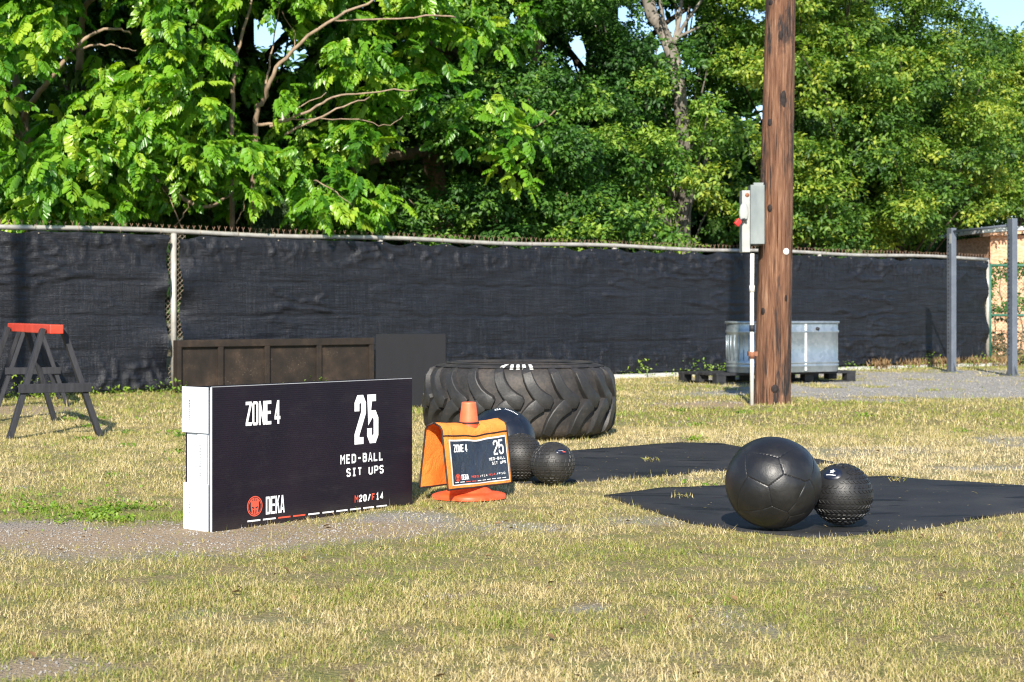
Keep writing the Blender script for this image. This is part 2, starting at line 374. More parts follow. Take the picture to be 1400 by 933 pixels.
def ell(X, Y, cx, cy, rx, ry, rot=0, soft=.35):
    c, s = math.cos(rot), math.sin(rot); a = ((X-cx)*c+(Y-cy)*s)/rx; b = (-(X-cx)*s+(Y-cy)*c)/ry
    r = np.sqrt(a*a+b*b) + (fbm(X*3.1, Y*3.1, 20)-.5)*.9
    return 1-sstep(1-soft, 1+soft, r)
def ground_maps(X, Y):
    g_ = np.zeros_like(X)
    for (x, y, rx, ry, k) in ((40,733,.60,.36,1), (210,738,.52,.34,.95), (330,748,.30,.16,.55), (450,730,.34,.20,.8), (548,714,.22,.26,.8), (690,724,.28,.16,.5), (40,922,.13,.10,.8),
                              (812,832,.06,.07,.85), (525,870,.03,.04,.4), (870,715,.2,.12,.4), (1345,640,.30,.12,.6), (940,622,.3,.3,.25), (1390,605,.3,.5,.6), (1180,618,.5,.35,.35), (20,565,.5,.5,.75)):
        p = G(x, y); g_ = np.maximum(g_, k*ell(X, Y, p.x, p.y, rx, ry))
    n = fbm(X*1.1, Y*1.1, 3)
    back = sstep(16.0, 17.0, Y+(n-.5)*2.6)*(1-sstep(23.0, 24.5, Y-(X-4)*.35+(n-.5)*2))*sstep(1.0, 2.6, X+(n-.5)*2.2-(Y-17)*.1)
    weedy = sstep(.56, .66, fbm(X*1.7, Y*1.7, 60))
    g_ = np.maximum(g_, back*.98*(1-weedy*.7))
    spots = sstep(.70, .80, fbm(X*4.6, Y*3.6, 40))*.35
    g_ = np.maximum(g_, spots)
    br = np.zeros_like(X)
    for (x, y, rx, ry) in ((965,554,.55,.45), (20,562,.6,.8), (230,736,.80,.50), (450,728,.40,.30), (40,745,.4,.2), (60,918,.15,.14)):
        p = G(x, y); br = np.maximum(br, ell(X, Y, p.x, p.y, rx, ry))
    g_ = np.maximum(g_, br*.85); g_ = g_*(.80+.35*fbm(X*14, Y*9, 33, 2))
    green = .45 + .5*(fbm(X*.9, Y*.9, 7)-.5) + .55*(fbm(X*4.1, Y*2.2, 9)-.5)
    green += .20*sstep(11, 15, Y)-.13*sstep(6.0, 8.5, Y)
    for (x, y, rx, ry, k) in ((205,708,.26,.36,.30), (110,704,.22,.3,.22), (60,690,.5,.5,.12), (1250,628,1.3,.9,-.33), (1050,660,.6,.6,-.1), (900,600,2,.8,-.10), (1180,575,2,1.5,.12), (330,600,2,2.4,.05)):
        p = G(x, y); green = green + k*ell(X, Y, p.x, p.y, rx, ry)
    return g_, br, np.clip(green, 0, 1)
def ground_z(X, Y): return (fbm(X*.8, Y*.8, 50)-.5)*.03

xs = np.arange(-9, 13.01, .10); ys = np.arange(1.0, 31.01, .10)
GX, GY = np.meshgrid(xs, ys, indexing='ij'); gv, gb, gg = ground_maps(GX, GY)
nx, ny = len(xs), len(ys)
idx = np.arange(nx*ny).reshape(nx, ny)
Fq = np.stack([idx[:-1,:-1], idx[1:,:-1], idx[1:,1:], idx[:-1,1:]], -1).reshape(-1, 4)
edge = np.minimum(np.minimum(GX+9, 13-GX), np.minimum(GY-1, 31-GY))
GZ = ground_z(GX, GY)*sstep(0, 1.2, edge) + .004
lawn = np_mesh('lawn', np.stack([GX, GY, GZ], -1).reshape(-1, 3), Fq, 4, M['lawn'], None, {'gravel': gv.ravel(), 'brown': gb.ravel()}, 'structure', True)
mb = MB(); mb.add([(-400,-60,-.03),(400,-60,-.03),(400,700,-.03),(-400,700,-.03)], [(0,1,2,3)])
tag(mb.build('ground', M['earth']), kind='structure')

# mats are needed here so that no blades grow through them
MAT1 = [G(826,682), G(878,700), G(944,719), G(1006,728), G(1110,737), G(1218,730), G(1317,716), G(1420,701), G(1530,690), G(1400,668), G(1338,662), G(1276,659), G(1213,653), G(1140,657), G(1060,662), G(986,667), G(903,671)]
MAT2 = [G(694,664), G(790,661), G(900,655), G(960,648), G(1010,645), G(1139,634.5), G(1075,622), G(1014,614), G(985,609.5), G(930,608.5), G(880,611), G(820,615), G(735,622)]
def inside(poly, X, Y):
    r = np.zeros(X.shape, bool); n = len(poly); j = n-1
    for i in range(n):
        xi, yi, xj, yj = poly[i].x, poly[i].y, poly[j].x, poly[j].y
        c = ((yi > Y) != (yj > Y)) & (X < (xj-xi)*(Y-yi)/(yj-yi+1e-12)+xi); r ^= c; j = i
    return r

def scatter(y0, y1, dens, margin=.7):
    A = []; area = 0
    n = int(dens*(y1-y0)*(0.64*(y0+y1)/2+2*margin))
    Y = RNG.uniform(y0, y1, int(n*1.35)); X = RNG.uniform(-1, 1, len(Y))*(.32*y1+margin)
    k = np.abs(X) < .32*Y+margin; return X[k], Y[k]
VB = []; FT = []; TT = []; voff = 0
def blades(y0, y1, dens, hmin, hmax, w, segs):
    global voff
    X, Y = scatter(y0, y1, dens)
    g_, br, gr = ground_maps(X, Y)
    tuft = fbm(X*9, Y*9, 70, 2)
    keep = RNG.random(len(X)) < np.clip(1.0-1.04*g_, .0, 1)*np.clip(.30+1.5*(tuft-.25), .10, 1)
    keep &= ~(inside(MAT1, X, Y) | inside(MAT2, X, Y))
    # nothing grows behind the fence screen's far side strip
    keep &= ((X-FO[0])*FN[0]+(Y-FO[1])*FN[1]) < .25
    X, Y, gr, tuft = X[keep], Y[keep], gr[keep], tuft[keep]; n = len(X)
    Z = ground_z(X, Y)+.002
    L = RNG.uniform(hmin, hmax, n)*(.6+.8*tuft)*np.where(RNG.random(n) < .03, 1.7, 1)
    az = RNG.uniform(0, 2*np.pi, n); lean = np.clip(np.abs(RNG.normal(.98, .48, n)), .02, 1.52)
    tint = np.clip(gr+RNG.normal(0, .20, n), 0, 1)
    dead = RNG.random(n) < .42*(1-gr); tint[dead] *= .25
    lean[dead] = np.clip(lean[dead]+.35, 0, 1.5)
    wd = w*RNG.uniform(.7, 1.3, n)
    fa = az+RNG.uniform(-1.2, 1.2, n)+np.pi/2
    wx, wy = np.cos(fa)*wd, np.sin(fa)*wd
    dx, dy = np.cos(az), np.sin(az)
    p0 = np.stack([X, Y, Z], -1); S = np.stack([wx, wy, np.zeros(n)], -1)
    l1 = lean*.6; p1 = p0+np.stack([dx*np.sin(l1)*L*.55, dy*np.sin(l1)*L*.55, np.cos(l1)*L*.55], -1)
    l2 = np.clip(lean*1.5, 0, 1.75); p2 = p1+np.stack([dx*np.sin(l2)*L*.5, dy*np.sin(l2)*L*.5, np.cos(l2)*L*.5], -1)
    if segs == 2:
        V = np.stack([p0-S, p0+S, p1+S*.75, p1-S*.75, p2], 1).reshape(-1, 3)
        b = np.arange(n)*5+voff
        T = np.stack([np.stack([b, b+1, b+2], -1), np.stack([b, b+2, b+3], -1), np.stack([b+3, b+2, b+4], -1)], 1).reshape(-1, 3)
        TT.append(np.repeat(tint, 3)); voff += n*5
    else:
        V = np.stack([p0-S, p0+S, p2], 1).reshape(-1, 3); b = np.arange(n)*3+voff
        T = np.stack([b, b+1, b+2], -1); TT.append(tint); voff += n*3
    VB.append(V); FT.append(T)
blades(3.3, 5.2, 25000, .008, .030, .0011, 2)
blades(5.2, 8.2, 17000, .009, .027, .0016, 1)
blades(8.2, 12.5, 9000, .012, .034, .0023, 1)
blades(12.5, 26.0, 2400, .018, .045, .0046, 1)
grass = np_mesh('grass', np.concatenate(VB), np.concatenate(FT), 3, M['grass'], None, {'tint': np.concatenate(TT)}, 'stuff')
tag(grass, 'short patchy dry lawn of straw and green blades', 'grass')

# loose stones where the lawn is bare
X, Y = scatter(3.4, 9.0, 1700); X2, Y2 = scatter(15.5, 25.0, 220); X = np.concatenate([X, X2]); Y = np.concatenate([Y, Y2])
g_, br, gr = ground_maps(X, Y); k = (RNG.random(len(X)) < g_*.9) & ~(inside(MAT1, X, Y) | inside(MAT2, X, Y)); X, Y = X[k], Y[k]; n = len(X)
R = RNG.uniform(.0022, .0065, n)*np.where(Y > 12, 1.9, 1); Z = ground_z(X, Y)+.005
base = np.array([(1,0,0),(0,1,0),(-1,0,0),(0,-1,0),(0,0,.7),(0,0,-.5)]); of = np.array([(0,1,4),(1,2,4),(2,3,4),(3,0,4),(1,0,5),(2,1,5),(3,2,5),(0,3,5)])
V = base[None]*R[:,None,None]*RNG.uniform(.6, 1.3, (n, 6, 1)); a = RNG.uniform(0, 6.28, n); ca, sa = np.cos(a)[:,None], np.sin(a)[:,None]
V = np.stack([V[...,0]*ca-V[...,1]*sa, V[...,0]*sa+V[...,1]*ca, V[...,2]], -1)+np.stack([X, Y, Z], -1)[:,None]
tag(np_mesh('gravel', V.reshape(-1, 3), (of[None]+np.arange(n)[:,None,None]*6).reshape(-1, 3), 3, M['stone'], None, None, 'stuff'), 'grey gravel lying in the bare patches of the lawn', 'gravel')

# ------------------------------------------------------------------ leaf clouds (clover and fallen leaves follow the fence)
def basis(axis, nrm):
    axis = axis/np.linalg.norm(axis, axis=1, keepdims=True)
    nrm = nrm-axis*np.sum(axis*nrm, 1, keepdims=True); nrm = nrm/np.maximum(np.linalg.norm(nrm, axis=1, keepdims=True), 1e-6)
    return axis, nrm, np.cross(axis, nrm)
def diamonds(c, axis, nrm, L, wfrac=.5, fold=.12):
    a, nn, s = basis(axis, nrm); L = L[:,None]
    b0 = c-a*L*.5; tip = c+a*L*.5-nn*L*.10; l = c-a*L*.04+s*L*wfrac*.5+nn*L*fold; r = c-a*L*.04-s*L*wfrac*.5+nn*L*fold
    V = np.stack([b0, r, tip, l], 1).reshape(-1, 3); k = np.arange(len(c))*4
    T = np.stack([np.stack([k, k+1, k+2], -1), np.stack([k, k+2, k+3], -1)], 1).reshape(-1, 3)
    return V, T
def hexes(c, axis, nrm, L, wfrac=.42, fold=.08):
    a, nn, s = basis(axis, nrm); L = L[:,None]; w = L*wfrac*.5
    pts = [c-a*L*.5, c-a*L*.15-s*w*.85+nn*L*fold, c+a*L*.25-s*w+nn*L*fold*.6, c+a*L*.5-nn*L*.08, c+a*L*.25+s*w+nn*L*fold*.6, c-a*L*.15+s*w*.85+nn*L*fold]
    V = np.stack(pts, 1).reshape(-1, 3); k = np.arange(len(c))*6
    T = np.stack([np.stack([k, k+1, k+2], -1), np.stack([k, k+2, k+3], -1), np.stack([k, k+3, k+4], -1), np.stack([k, k+4, k+5], -1)], 1).reshape(-1, 3)
    return V, T
def unit(n): v = RNG.normal(size=(n, 3)); return v/np.linalg.norm(v, axis=1, keepdims=True)

def small_clump(c, r, nspray, per, L, tint, spread=.10, flat=.55):
    """sprays of small leaves on an uneven ellipsoid; returns centres, axes, normals, lengths, tints"""
    d = unit(nspray); rad = RNG.uniform(.35, 1.05, nspray)**.6
    sc = c+d*rad[:,None]*r*np.array([1, 1, flat])
    st = np.clip(tint+RNG.normal(0, .20, nspray), 0, 1)
    C = np.repeat(sc, per, 0)+RNG.normal(0, spread, (nspray*per, 3))*np.array([1, 1, .6])
    D = np.repeat(d, per, 0); n = len(C)
    rad_ = C-np.repeat(sc, per, 0); rad_ = rad_/np.maximum(np.linalg.norm(rad_, axis=1, keepdims=True), 1e-6)
    ax = rad_*.9+D*.25+unit(n)*.45+np.array([0, 0, -.30]); nr = np.array([0, -.25, .8])+D*.55+np.repeat(unit(nspray), per, 0)*.35+unit(n)*.35
    return C, ax, nr, L*RNG.uniform(.65, 1.35, n), np.clip(np.repeat(st, per)+RNG.normal(0, .10, n), 0, 1)
class Cloud:
    def __init__(s): s.p = []
    def add(s, *a): s.p.append(a)
    def build(s, name, mat, parent, shape=diamonds, wfrac=.55, per=2):
        C, ax, nr, L, t = [np.concatenate(q) for q in zip(*s.p)]
        V, T = shape(C, ax, nr, L, wfrac)
        V = V-np.array(parent.location) if parent else V
        return np_mesh(name, V, T, 3, mat, parent, {'tint': np.repeat(t, per)}, 'stuff')

def limb_tube(mb, pts, r0, r1, org, n=6, wob=.0):
    pts = [Vector(p)-org for p in pts]
    out = []
    k = len(pts)
    for i in range(k-1):                               # Catmull-Rom smoothing
        p0, p1, p2, p3 = pts[max(i-1,0)], pts[i], pts[i+1], pts[min(i+2,k-1)]
        for q in range(4):
            t = q/4; out.append(.5*((2*p1)+(p2-p0)*t+(2*p0-5*p1+4*p2-p3)*t*t+(3*p1-p0-3*p2+p3)*t**3))
    out.append(pts[-1])
    out = [p+Vector((rnd.gauss(0, wob), rnd.gauss(0, wob), rnd.gauss(0, wob))) for p in out]
    mb.tube(out, [r0+(r1-r0)*i/(len(out)-1) for i in range(len(out))], n)

def project(p): return 700+F*p[0]/p[1], HZ-(p[2]-H)*F/p[1]
SKYGAPS = [(365,45,30,30), (400,80,24,22), (330,70,16,16), (420,112,14,12), (790,75,16,40), (930,30,30,26), (905,72,14,10), (1390,6,66,30), (545,182,16,18), (215,30,8,10), (850,20,10,16), (700,25,10,12), (318,30,14,22)]
def in_gap(p, pad=0, gaps=SKYGAPS):
    x, y = project(p)
    return any(((x-a)/(rx+pad))**2+((y-b)/(ry+pad))**2 < 1 for a, b, rx, ry in gaps)

branch = limb_tube
# pinnate (compound) leaf, several variants: stalk along +x, drooping leaflets
def pinnate_mesh(seed, tint, cheap=False):
    r = np.random.default_rng(seed); npairs = int(r.integers(5, 8)); RL = r.uniform(.24, .34)
    C = []; AX = []; NR = []; LL = []; T = []
    for i in range(npairs):
        u = .18+.82*i/(npairs-1); x = u*RL; z = -.28*RL*u*u
        l = .125*(.75+.5*math.sin(math.pi*min(1, .25+.75*u)))*r.uniform(.85, 1.15)
        for sgn in (-1, 1):
            ang = math.radians(68-30*u+r.uniform(-8, 8)); droop = -.45-.25*r.random()
            ax = np.array([math.cos(ang), sgn*math.sin(ang), droop])
            ax = ax/np.linalg.norm(ax); C.append(np.array([x, 0, z])+ax*l*.52); AX.append(ax); NR.append([.1, -sgn*droop*.6, 1]); LL.append(l); T.append(tint+r.normal(0, .06))
    C.append(np.array([RL+.05, 0, -.30*RL-.03])); AX.append(np.array([.8, 0, -.6])); NR.append([.5, 0, .8]); LL.append(.13); T.append(tint)
    V, Tr = (diamonds(np.array(C), np.array(AX, float), np.array(NR, float), np.array(LL), .58) if cheap else hexes(np.array(C), np.array(AX, float), np.array(NR, float), np.array(LL), .46))
    tt = np.repeat(np.clip(T, 0, 1), 2 if cheap else 4)
    # stalk: a thin three-sided sliver
    n0 = len(V); st = np.array([[0,.004,0],[0,-.004,0],[RL*.5,0,-.07*RL],[RL,0,-.28*RL]]); V = np.concatenate([V, st])
    Tr = np.concatenate([Tr, np.array([[0,1,2],[1,3,2]])+n0]); tt = np.concatenate([tt, [.8, .8]])
    return V, Tr, tt
PINV = [pinnate_mesh(100+i, .25+.06*i) for i in range(10)]
PINC = [pinnate_mesh(100+i, .25+.06*i, True) for i in range(10)]

LIMBS = [[(28,190),(30,165),(50,132),(72,105),(100,68),(128,46),(158,39),(180,46)], [(105,70),(130,62),(160,64),(186,70)], [(112,40),(118,5),(150,0),(178,0)], [(318,160),(320,100),(330,50),(345,0)],
         [(350,165),(373,102),(400,70),(448,32),(502,4)], [(352,172),(385,168),(425,150),(455,133),(500,128)], [(390,184),(430,166),(470,145),(505,135)], [(450,29),(530,27),(580,23),(625,24)], [(370,80),(378,30),(384,0)], [(500,222),(530,214),(572,208)]]
def near_limb(x, y, r=15):
    for L_ in LIMBS:
        for (ax_, ay_), (bx_, by_) in zip(L_[:-1], L_[1:]):
            t_ = max(0, min(1, ((x-ax_)*(bx_-ax_)+(y-ay_)*(by_-ay_))/((bx_-ax_)**2+(by_-ay_)**2)))
            if math.hypot(x-ax_-t_*(bx_-ax_), y-ay_-t_*(by_-ay_)) < r: return True
    return False
def pinnate_tree(name, label, base, trunk_fn, spots, n_single, bark):
    """spots: list of (position, tint). The leaves nearest the camera become single leaf objects, the rest one crown."""
    t = thing(name, label, 'tree', base)
    org = Vector(base)
    mb = MB(); trunk_fn(mb, org); mb.build('trunk', bark, t, True)
    leaves = []
    for c, r, k, tint in spots:
        for i in range(k):
            d = unit(1)[0]; p = np.array(c)+d*r*RNG.uniform(.4, 1)**.5*np.array([1, 1, .75])
            if in_gap(p, -4): continue
            fx2, fy2 = project(p)
            if p[1] < 20.6 and RNG.random() < .93 and near_limb(fx2, fy2, 21): continue
            ft2 = (p[0]-FO[0])*FN[0]+(p[1]-FO[1])*FN[1]
            if ft2 < .15 and p[2] < 1.95: continue
            out = d*.7+np.array([0, -.55, .0]); az = math.atan2(out[1], out[0])+RNG.normal(0, .6)
            leaves.append((p, az, RNG.normal(-.40, .38), RNG.normal(0, .45), RNG.uniform(.46, .86), np.clip(tint+RNG.normal(0, .16), 0, 1)))
    def key(l):
        x, y = project(l[0]); return l[0][1]+(100 if not (0 < x < 1400 and 0 < y < 330) else 0)
    leaves.sort(key=key)
    meshes = []
    for V, T, tt in PINV:
        o = np_mesh('leaf', V, T, 3, M['pinnate_r'], None, {'tint': tt}); meshes.append(o.data); bpy.data.objects.remove(o)
    for p, az, pit, roll, s, tn in leaves[:n_single]:
        v = int(np.clip((tn-.2)/.065+RNG.normal(0, .7), 0, 9))
        o = bpy.data.objects.new('leaf', meshes[v]); COL.objects.link(o); o.parent = t
        o.location = Vector(p)-org; o.rotation_euler = (roll, -pit, az); o.scale = (s, s, s)
    VV = []; TTs = []; tts = []; off = 0
    for p, az, pit, roll, s, tn in leaves[n_single:]:
        V, T, tt = PINC[int(np.clip((tn-.2)/.065, 0, 9))]
        Rm = np.array(Matrix.Rotation(az, 3, 'Z') @ Matrix.Rotation(-pit, 3, 'Y') @ Matrix.Rotation(roll, 3, 'X'))
        VV.append(V@Rm.T*s+p-np.array(org)); TTs.append(T+off); tts.append(np.clip(tt+RNG.normal(0, .1), 0, 1)); off += len(V)
    np_mesh('crown', np.concatenate(VV), np.concatenate(TTs), 3, M['pinnate'], t, {'tint': np.concatenate(tts)}, 'stuff')
    return t

# --- big broad-leaved tree on the left
LEFTGAPS = [(375,60,66,40), (120,95,34,18), (40,130,26,30), (260,285,80,26), (545,200,50,32), (600,255,50,40)]
spots = []
for i in range(330):
    x = rnd.uniform(-110, 590); y = rnd.uniform(-330, 300)
    if any(((x-a)/rx)**2+((y-b)/ry)**2 < 1 for a, b, rx, ry in LEFTGAPS): continue
    if y > 225 and 330 < x < 430: continue
    d = fence_d(x)+rnd.uniform(.1, 3.2)+max(0, -y)*.003
    if x > 520 and y > 120: continue
    tn = .42+.25*rnd.random()+(.1 if y < 200 else 0)
    spots.append((P(x, y, d), .34, 33, tn))
for (x, y, k) in ((60,280,8), (90,268,8), (150,215,10), (260,120,12), (270,210,14), (330,205,12), (200,175,12), (340,255,9), (480,285,14), (530,282,10), (440,290,8), (400,215,6), (505,265,8), (90,30,8), (250,20,8)):
    spots.append((P(x, y, fence_d(x)+rnd.uniform(-.15, .35)), .26, int(k*1.5), .72))
b1 = P(40, 500, 20.6); b1.z = 0
def PB(x, y, d): return P(x, y, d-1.9+.7*max(0, min(1, (x-300)/80)))
def trunk1(mb, org):
    def branch(mb, pts, r0, r1, org, n=6): limb_tube(mb, pts, r0*.58, r1*.34, org, n, .009)
    D = 20.6
    branch(mb, [(b1.x, b1.y, 0), PB(42, 300, 22), PB(34, 200, 21.3), PB(28, 140, 21.2), PB(10, 40, 21.5), PB(0, -260, 21.5)], .17, .06, org, 9)
    branch(mb, [PB(30, 165, 21.2), PB(50, 132, 20.6), PB(72, 105, 20.3), PB(100, 68, 20.2), PB(128, 46, 20.2), PB(158, 39, 20.3), PB(180, 46, 20.5)], .062, .028, org, 8)
    branch(mb, [PB(105, 70, 20.25), PB(130, 62, 20.2), PB(160, 64, 20.2), PB(186, 70, 20.2)], .028, .012, org, 6)
    branch(mb, [PB(30, 165, 21.2), PB(15, 135, 20.9), PB(-10, 95, 20.9)], .05, .03, org, 7)
    branch(mb, [PB(28, 190, 21.2), PB(10, 175, 20.9), PB(-14, 168, 20.9)], .03, .02, org, 6)
    branch(mb, [PB(108, 95, 21.6), PB(112, 40, 21.6), PB(118, 5, 21.5), PB(150, -6, 21.3), PB(178, -4, 21.2)], .085, .05, org, 8)
    branch(mb, [PB(317, 320, 21.4), PB(318, 160, 21.2), PB(320, 100, 21), PB(330, 50, 21), PB(345, -8, 21), PB(350, -150, 21)], .055, .03, org, 7)
    branch(mb, [PB(345, 330, 21.5), PB(350, 165, 21), PB(360, 140, 20.8), PB(373, 102, 20.5), PB(400, 70, 20.4), PB(448, 32, 20.4), PB(502, 4, 20.5), PB(560, -30, 20.6)], .062, .03, org, 7)
    branch(mb, [PB(362, 130, 20.8), PB(370, 80, 20.8), PB(378, 30, 20.8), PB(384, -20, 20.8)], .026, .012, org, 6)
    branch(mb, [PB(400, 66, 20.5), PB(404, 50, 20.5), PB(392, 28, 20.5), PB(383, 14, 20.5)], .014, .007, org, 5)
    branch(mb, [PB(352, 172, 20.4), PB(385, 168, 20.1), PB(425, 150, 20), PB(455, 133, 20.1), PB(500, 128, 20.2), PB(570, 124, 20.4)], .036, .018, org, 6)
    branch(mb, [PB(368, 176, 20.2), PB(400, 152, 20.1), PB(446, 128, 20.1)], .024, .012, org, 6)
    branch(mb, [PB(390, 184, 20), PB(430, 166, 19.9), PB(470, 145, 19.9), PB(505, 135, 20)], .030, .018, org, 6)
    branch(mb, [PB(380, 166, 20.1), PB(440, 163, 20.1), PB(490, 164, 20.2), PB(525, 172, 20.3), PB(550, 160, 20.4)], .016, .008, org, 6)
    branch(mb, [PB(450, 29, 20.6), PB(530, 27, 20.6), PB(580, 23, 20.7), PB(625, 24, 20.8)], .018, .030, org, 6)
    for (x, y, x2, y2) in ((172,300,188,262), (238,310,258,275), (250,315,222,258), (322,305,335,270), (168,270,178,282), (430,245,480,280), (20,305,12,240), (120,190,205,150)):
        branch(mb, [PB(x, y, 20.4), PB((x+x2)/2+4, (y+y2)/2, 20.2), PB(x2, y2, 20.1)], .016, .008, org, 5)
    branch(mb, [PB(42, 300, 22), PB(120, 240, 21.6), PB(190, 232, 21), PB(222, 255, 20.6), PB(250, 272, 20.4), PB(285, 285, 20.5), PB(318, 262, 21.2)], .07, .045, org, 7)
pinnate_tree('broadleaf_tree', 'broad-leaved tree with pale bent branches over the left part of the fence', b1, trunk1, spots, 300, M['bark_light'])

# --- second broad-leaved tree reaching in at the middle
spots = []
for i in range(70):
    x = rnd.uniform(420, 770); y = rnd.uniform(-300, 110)
    if any(((x-a)/rx)**2+((y-b)/ry)**2 < 1 for a, b, rx, ry in ((375,60,95,55), (760,80,40,50))): continue
    spots.append((P(x, y, fence_d(x)+rnd.uniform(.8, 3.4)), .34, 30, .40+.3*rnd.random()))
for (x, y, k, tn) in ((660,130,12,.75), (690,150,12,.8), (640,150,8,.5), (700,190,14,.6), (730,200,12,.6), (690,215,10,.65), (710,245,10,.85), (735,165,8,.4), (600,100,10,.3), (560,95,10,.3), (540,60,8,.5), (660,60,10,.6), (580,130,8,.3), (620,190,7,.3)):
    spots.append((P(x, y, fence_d(x)+rnd.uniform(.0, .6)), .26, k, tn))
b2 = P(610, 500, 25.0); b2.z = 0
def trunk2(mb, org):
    branch(mb, [(b2.x, b2.y, 0), P(602, 320, 24.6), P(590, 200, 24), P(596, 120, 23.6), P(612, 60, 23.4), P(622, 18, 23.3), P(640, -200, 23)], .18, .10, org, 9)
    branch(mb, [P(596, 200, 23.8), P(572, 208, 23.2), P(530, 214, 22.8), P(500, 222, 22.6), P(470, 245, 22.4)], .10, .05, org, 8)
    branch(mb, [P(612, 60, 23.4), P(640, 90, 22.6), P(670, 120, 22.2), P(700, 170, 22)], .05, .02, org, 7)
    branch(mb, [P(604, 70, 23.2), P(570, 50, 22.8), P(520, 45, 22.6)], .04, .02, org, 7)
    branch(mb, [P(640, 110, 22.4), P(600, 100, 22.2), P(560, 96, 22)], .02, .01, org, 6)
    branch(mb, [P(696, 180, 22), P(735, 172, 21.9), P(760, 150, 21.9)], .012, .008, org, 5)
pinnate_tree('broadleaf_tree', 'broad-leaved tree with a dark crooked limb behind the middle of the fence', b2, trunk2, spots, 200, M['bark'])

# --- small-leaved trees: foliage built of many sprays
def small_tree(name, label, base, trunk_fn, clumps, mat, bark, L, nspray, per, spread=.10, wfrac=.55, gaps=True, limb=None):
    t = thing(name, label, 'tree', base); org = Vector(base)
    mb = MB(); trunk_fn(mb, org)
    for c, r, tn in clumps[::3]:                       # limbs that carry the foliage
        c = Vector(c); q0 = org+Vector(((c.x-org.x)*.15, (c.y-org.y)*.15, max(.3, c.z*.62-.4))); q1 = q0.lerp(c, .55)+Vector((rnd.uniform(-.2, .2), rnd.uniform(-.2, .2), rnd.uniform(0, .25)))
        branch(mb, [q0, q1, c+Vector((0, -.5*r, .1))], .026, .007, org, 5)
    mb.build('trunk', bark, t, True)
    cl = Cloud()
    for c, r, tn in clumps:
        a = small_clump(np.array(c), r, max(4, int(nspray*(r/.5)**2)), per, L, tn, spread)
        tt_ = (a[0][:,0]-FO[0])*FN[0]+(a[0][:,1]-FO[1])*FN[1]; kk = tt_ > .12; a = tuple(q_[kk] for q_ in a)
        if gaps:
            x = 700+F*a[0][:,0]/a[0][:,1]; y = HZ-(a[0][:,2]-H)*F/a[0][:,1]; k = np.ones(len(x), bool)
            for gx, gy, rx, ry in SKYGAPS: k &= (((x-gx)/rx)**2+((y-gy)/ry)**2 > RNG.uniform(.35, 1.2, len(x)))
            if limb:
                dist = np.full(len(x), 1e9)
                for (ax_, ay_), (bx_, by_) in zip(limb[:-1], limb[1:]):
                    u_ = np.clip(((x-ax_)*(bx_-ax_)+(y-ay_)*(by_-ay_))/((bx_-ax_)**2+(by_-ay_)**2), 0, 1); dist = np.minimum(dist, np.hypot(x-ax_-u_*(bx_-ax_), y-ay_-u_*(by_-ay_)))
                k &= ~((dist < 13) & (a[0][:,1] < 25.6) & (RNG.random(len(x)) < np.clip(1.15-y/230, .15, .95)))
            a = tuple(q[k] for q in a)
        cl.add(*a)
    cl.build('crown', mat, t, diamonds, wfrac)
    return t
def clumps_in(n, x0, x1, y0, y1, dd0, dd1, r0, r1, t0, t1, drop=None, top=None):
    out = []
    for i in range(n):
        x = rnd.uniform(x0, x1); y = rnd.uniform(y0, y1)
        if top and y < top(x): continue
        if drop and any(((x-a)/rx)**2+((y-b)/ry)**2 < 1 for a, b, rx, ry in drop): continue
        out.append((P(x, y, fence_d(x)+rnd.uniform(dd0, dd1)), rnd.uniform(r0, r1), rnd.uniform(t0, t1)))
    return out
def at_base(x, d): return ((x-700)/F*d, d, 0)
def simple_trunk(pts, r0, r1, extra=()):
    def fn(mb, org):
        branch(mb, pts, r0, r1, org, 9)
        for e, a, b in extra: branch(mb, e, a, b, org, 6)
    return fn

SHED = [(1392, 345, 66, 62)]
D = 26.0
bx = at_base(930, D)
small_tree('leafy_tree', 'leafy tree with a pale grey forked trunk behind the fence', bx,
    simple_trunk([bx, P(935, 330, D), P(934, 200, 25.2), P(930, 140, 25), P(922, 85, 25), P(905, 40, 25.2), P(885, -5, 25.4), P(870, -200, 25.6)], .115, .095,
        [([P(921, 60, 25), P(928, 30, 25.1), P(932, -5, 25.2), P(940, -120, 25.3)], .045, .03), ([P(921, 60, 25), P(938, 30, 25), P(960, 0, 25)], .04, .02), ([P(918, 70, 25), P(905, 20, 25), P(902, -5, 25)], .03, .02),
         ([P(925, 52, 25), P(950, 40, 25), P(985, 25, 25)], .03, .012)]),
    clumps_in(54, 770, 1010, 85, 330, .5, 4.4, .28, .60, .30, 1.0, [(918,85,30,65), (790,75,30,50)]) + clumps_in(26, 760, 900, 30, 330, 2.0, 4.5, .4, .7, .2, .5, [(790,75,34,55)])
    + clumps_in(14, 740, 1000, -260, 0, 1, 4, .5, .8, .3, .6) + clumps_in(26, 780, 1010, -20, 90, 2, 5.5, .35, .6, .15, .5), M['small'], M['bark_grey'], .074, 40, 17, .068, .55, True, [(936,330),(934,200),(932,140),(922,85),(905,40),(885,-5)])
bx = at_base(700, 25.5)
small_tree('leafy_tree', 'dark leafy tree at the middle of the fence with thin stems', bx,
    simple_trunk([bx, P(704, 300, 25), P(712, 200, 24.8), P(722, 120, 24.6), P(735, 60, 24.6), P(760, -150, 24.6)], .10, .05, [([P(714, 190, 24.8), P(695, 140, 24.5), P(690, 105, 24.4)], .03, .012), ([P(735, 150, 24.6), P(742, 110, 24.5), P(745, 70, 24.4)], .02, .01)]),
    clumps_in(52, 560, 790, 110, 330, .6, 3.8, .30, .6, .12, .60, [(545,182,35,32), (600,235,50,45)]) + clumps_in(24, 640, 790, -30, 120, 1.2, 3.4, .32, .5, .3, .6, [(790,75,34,52)]), M['small'], M['bark'], .074, 40, 17, .068)
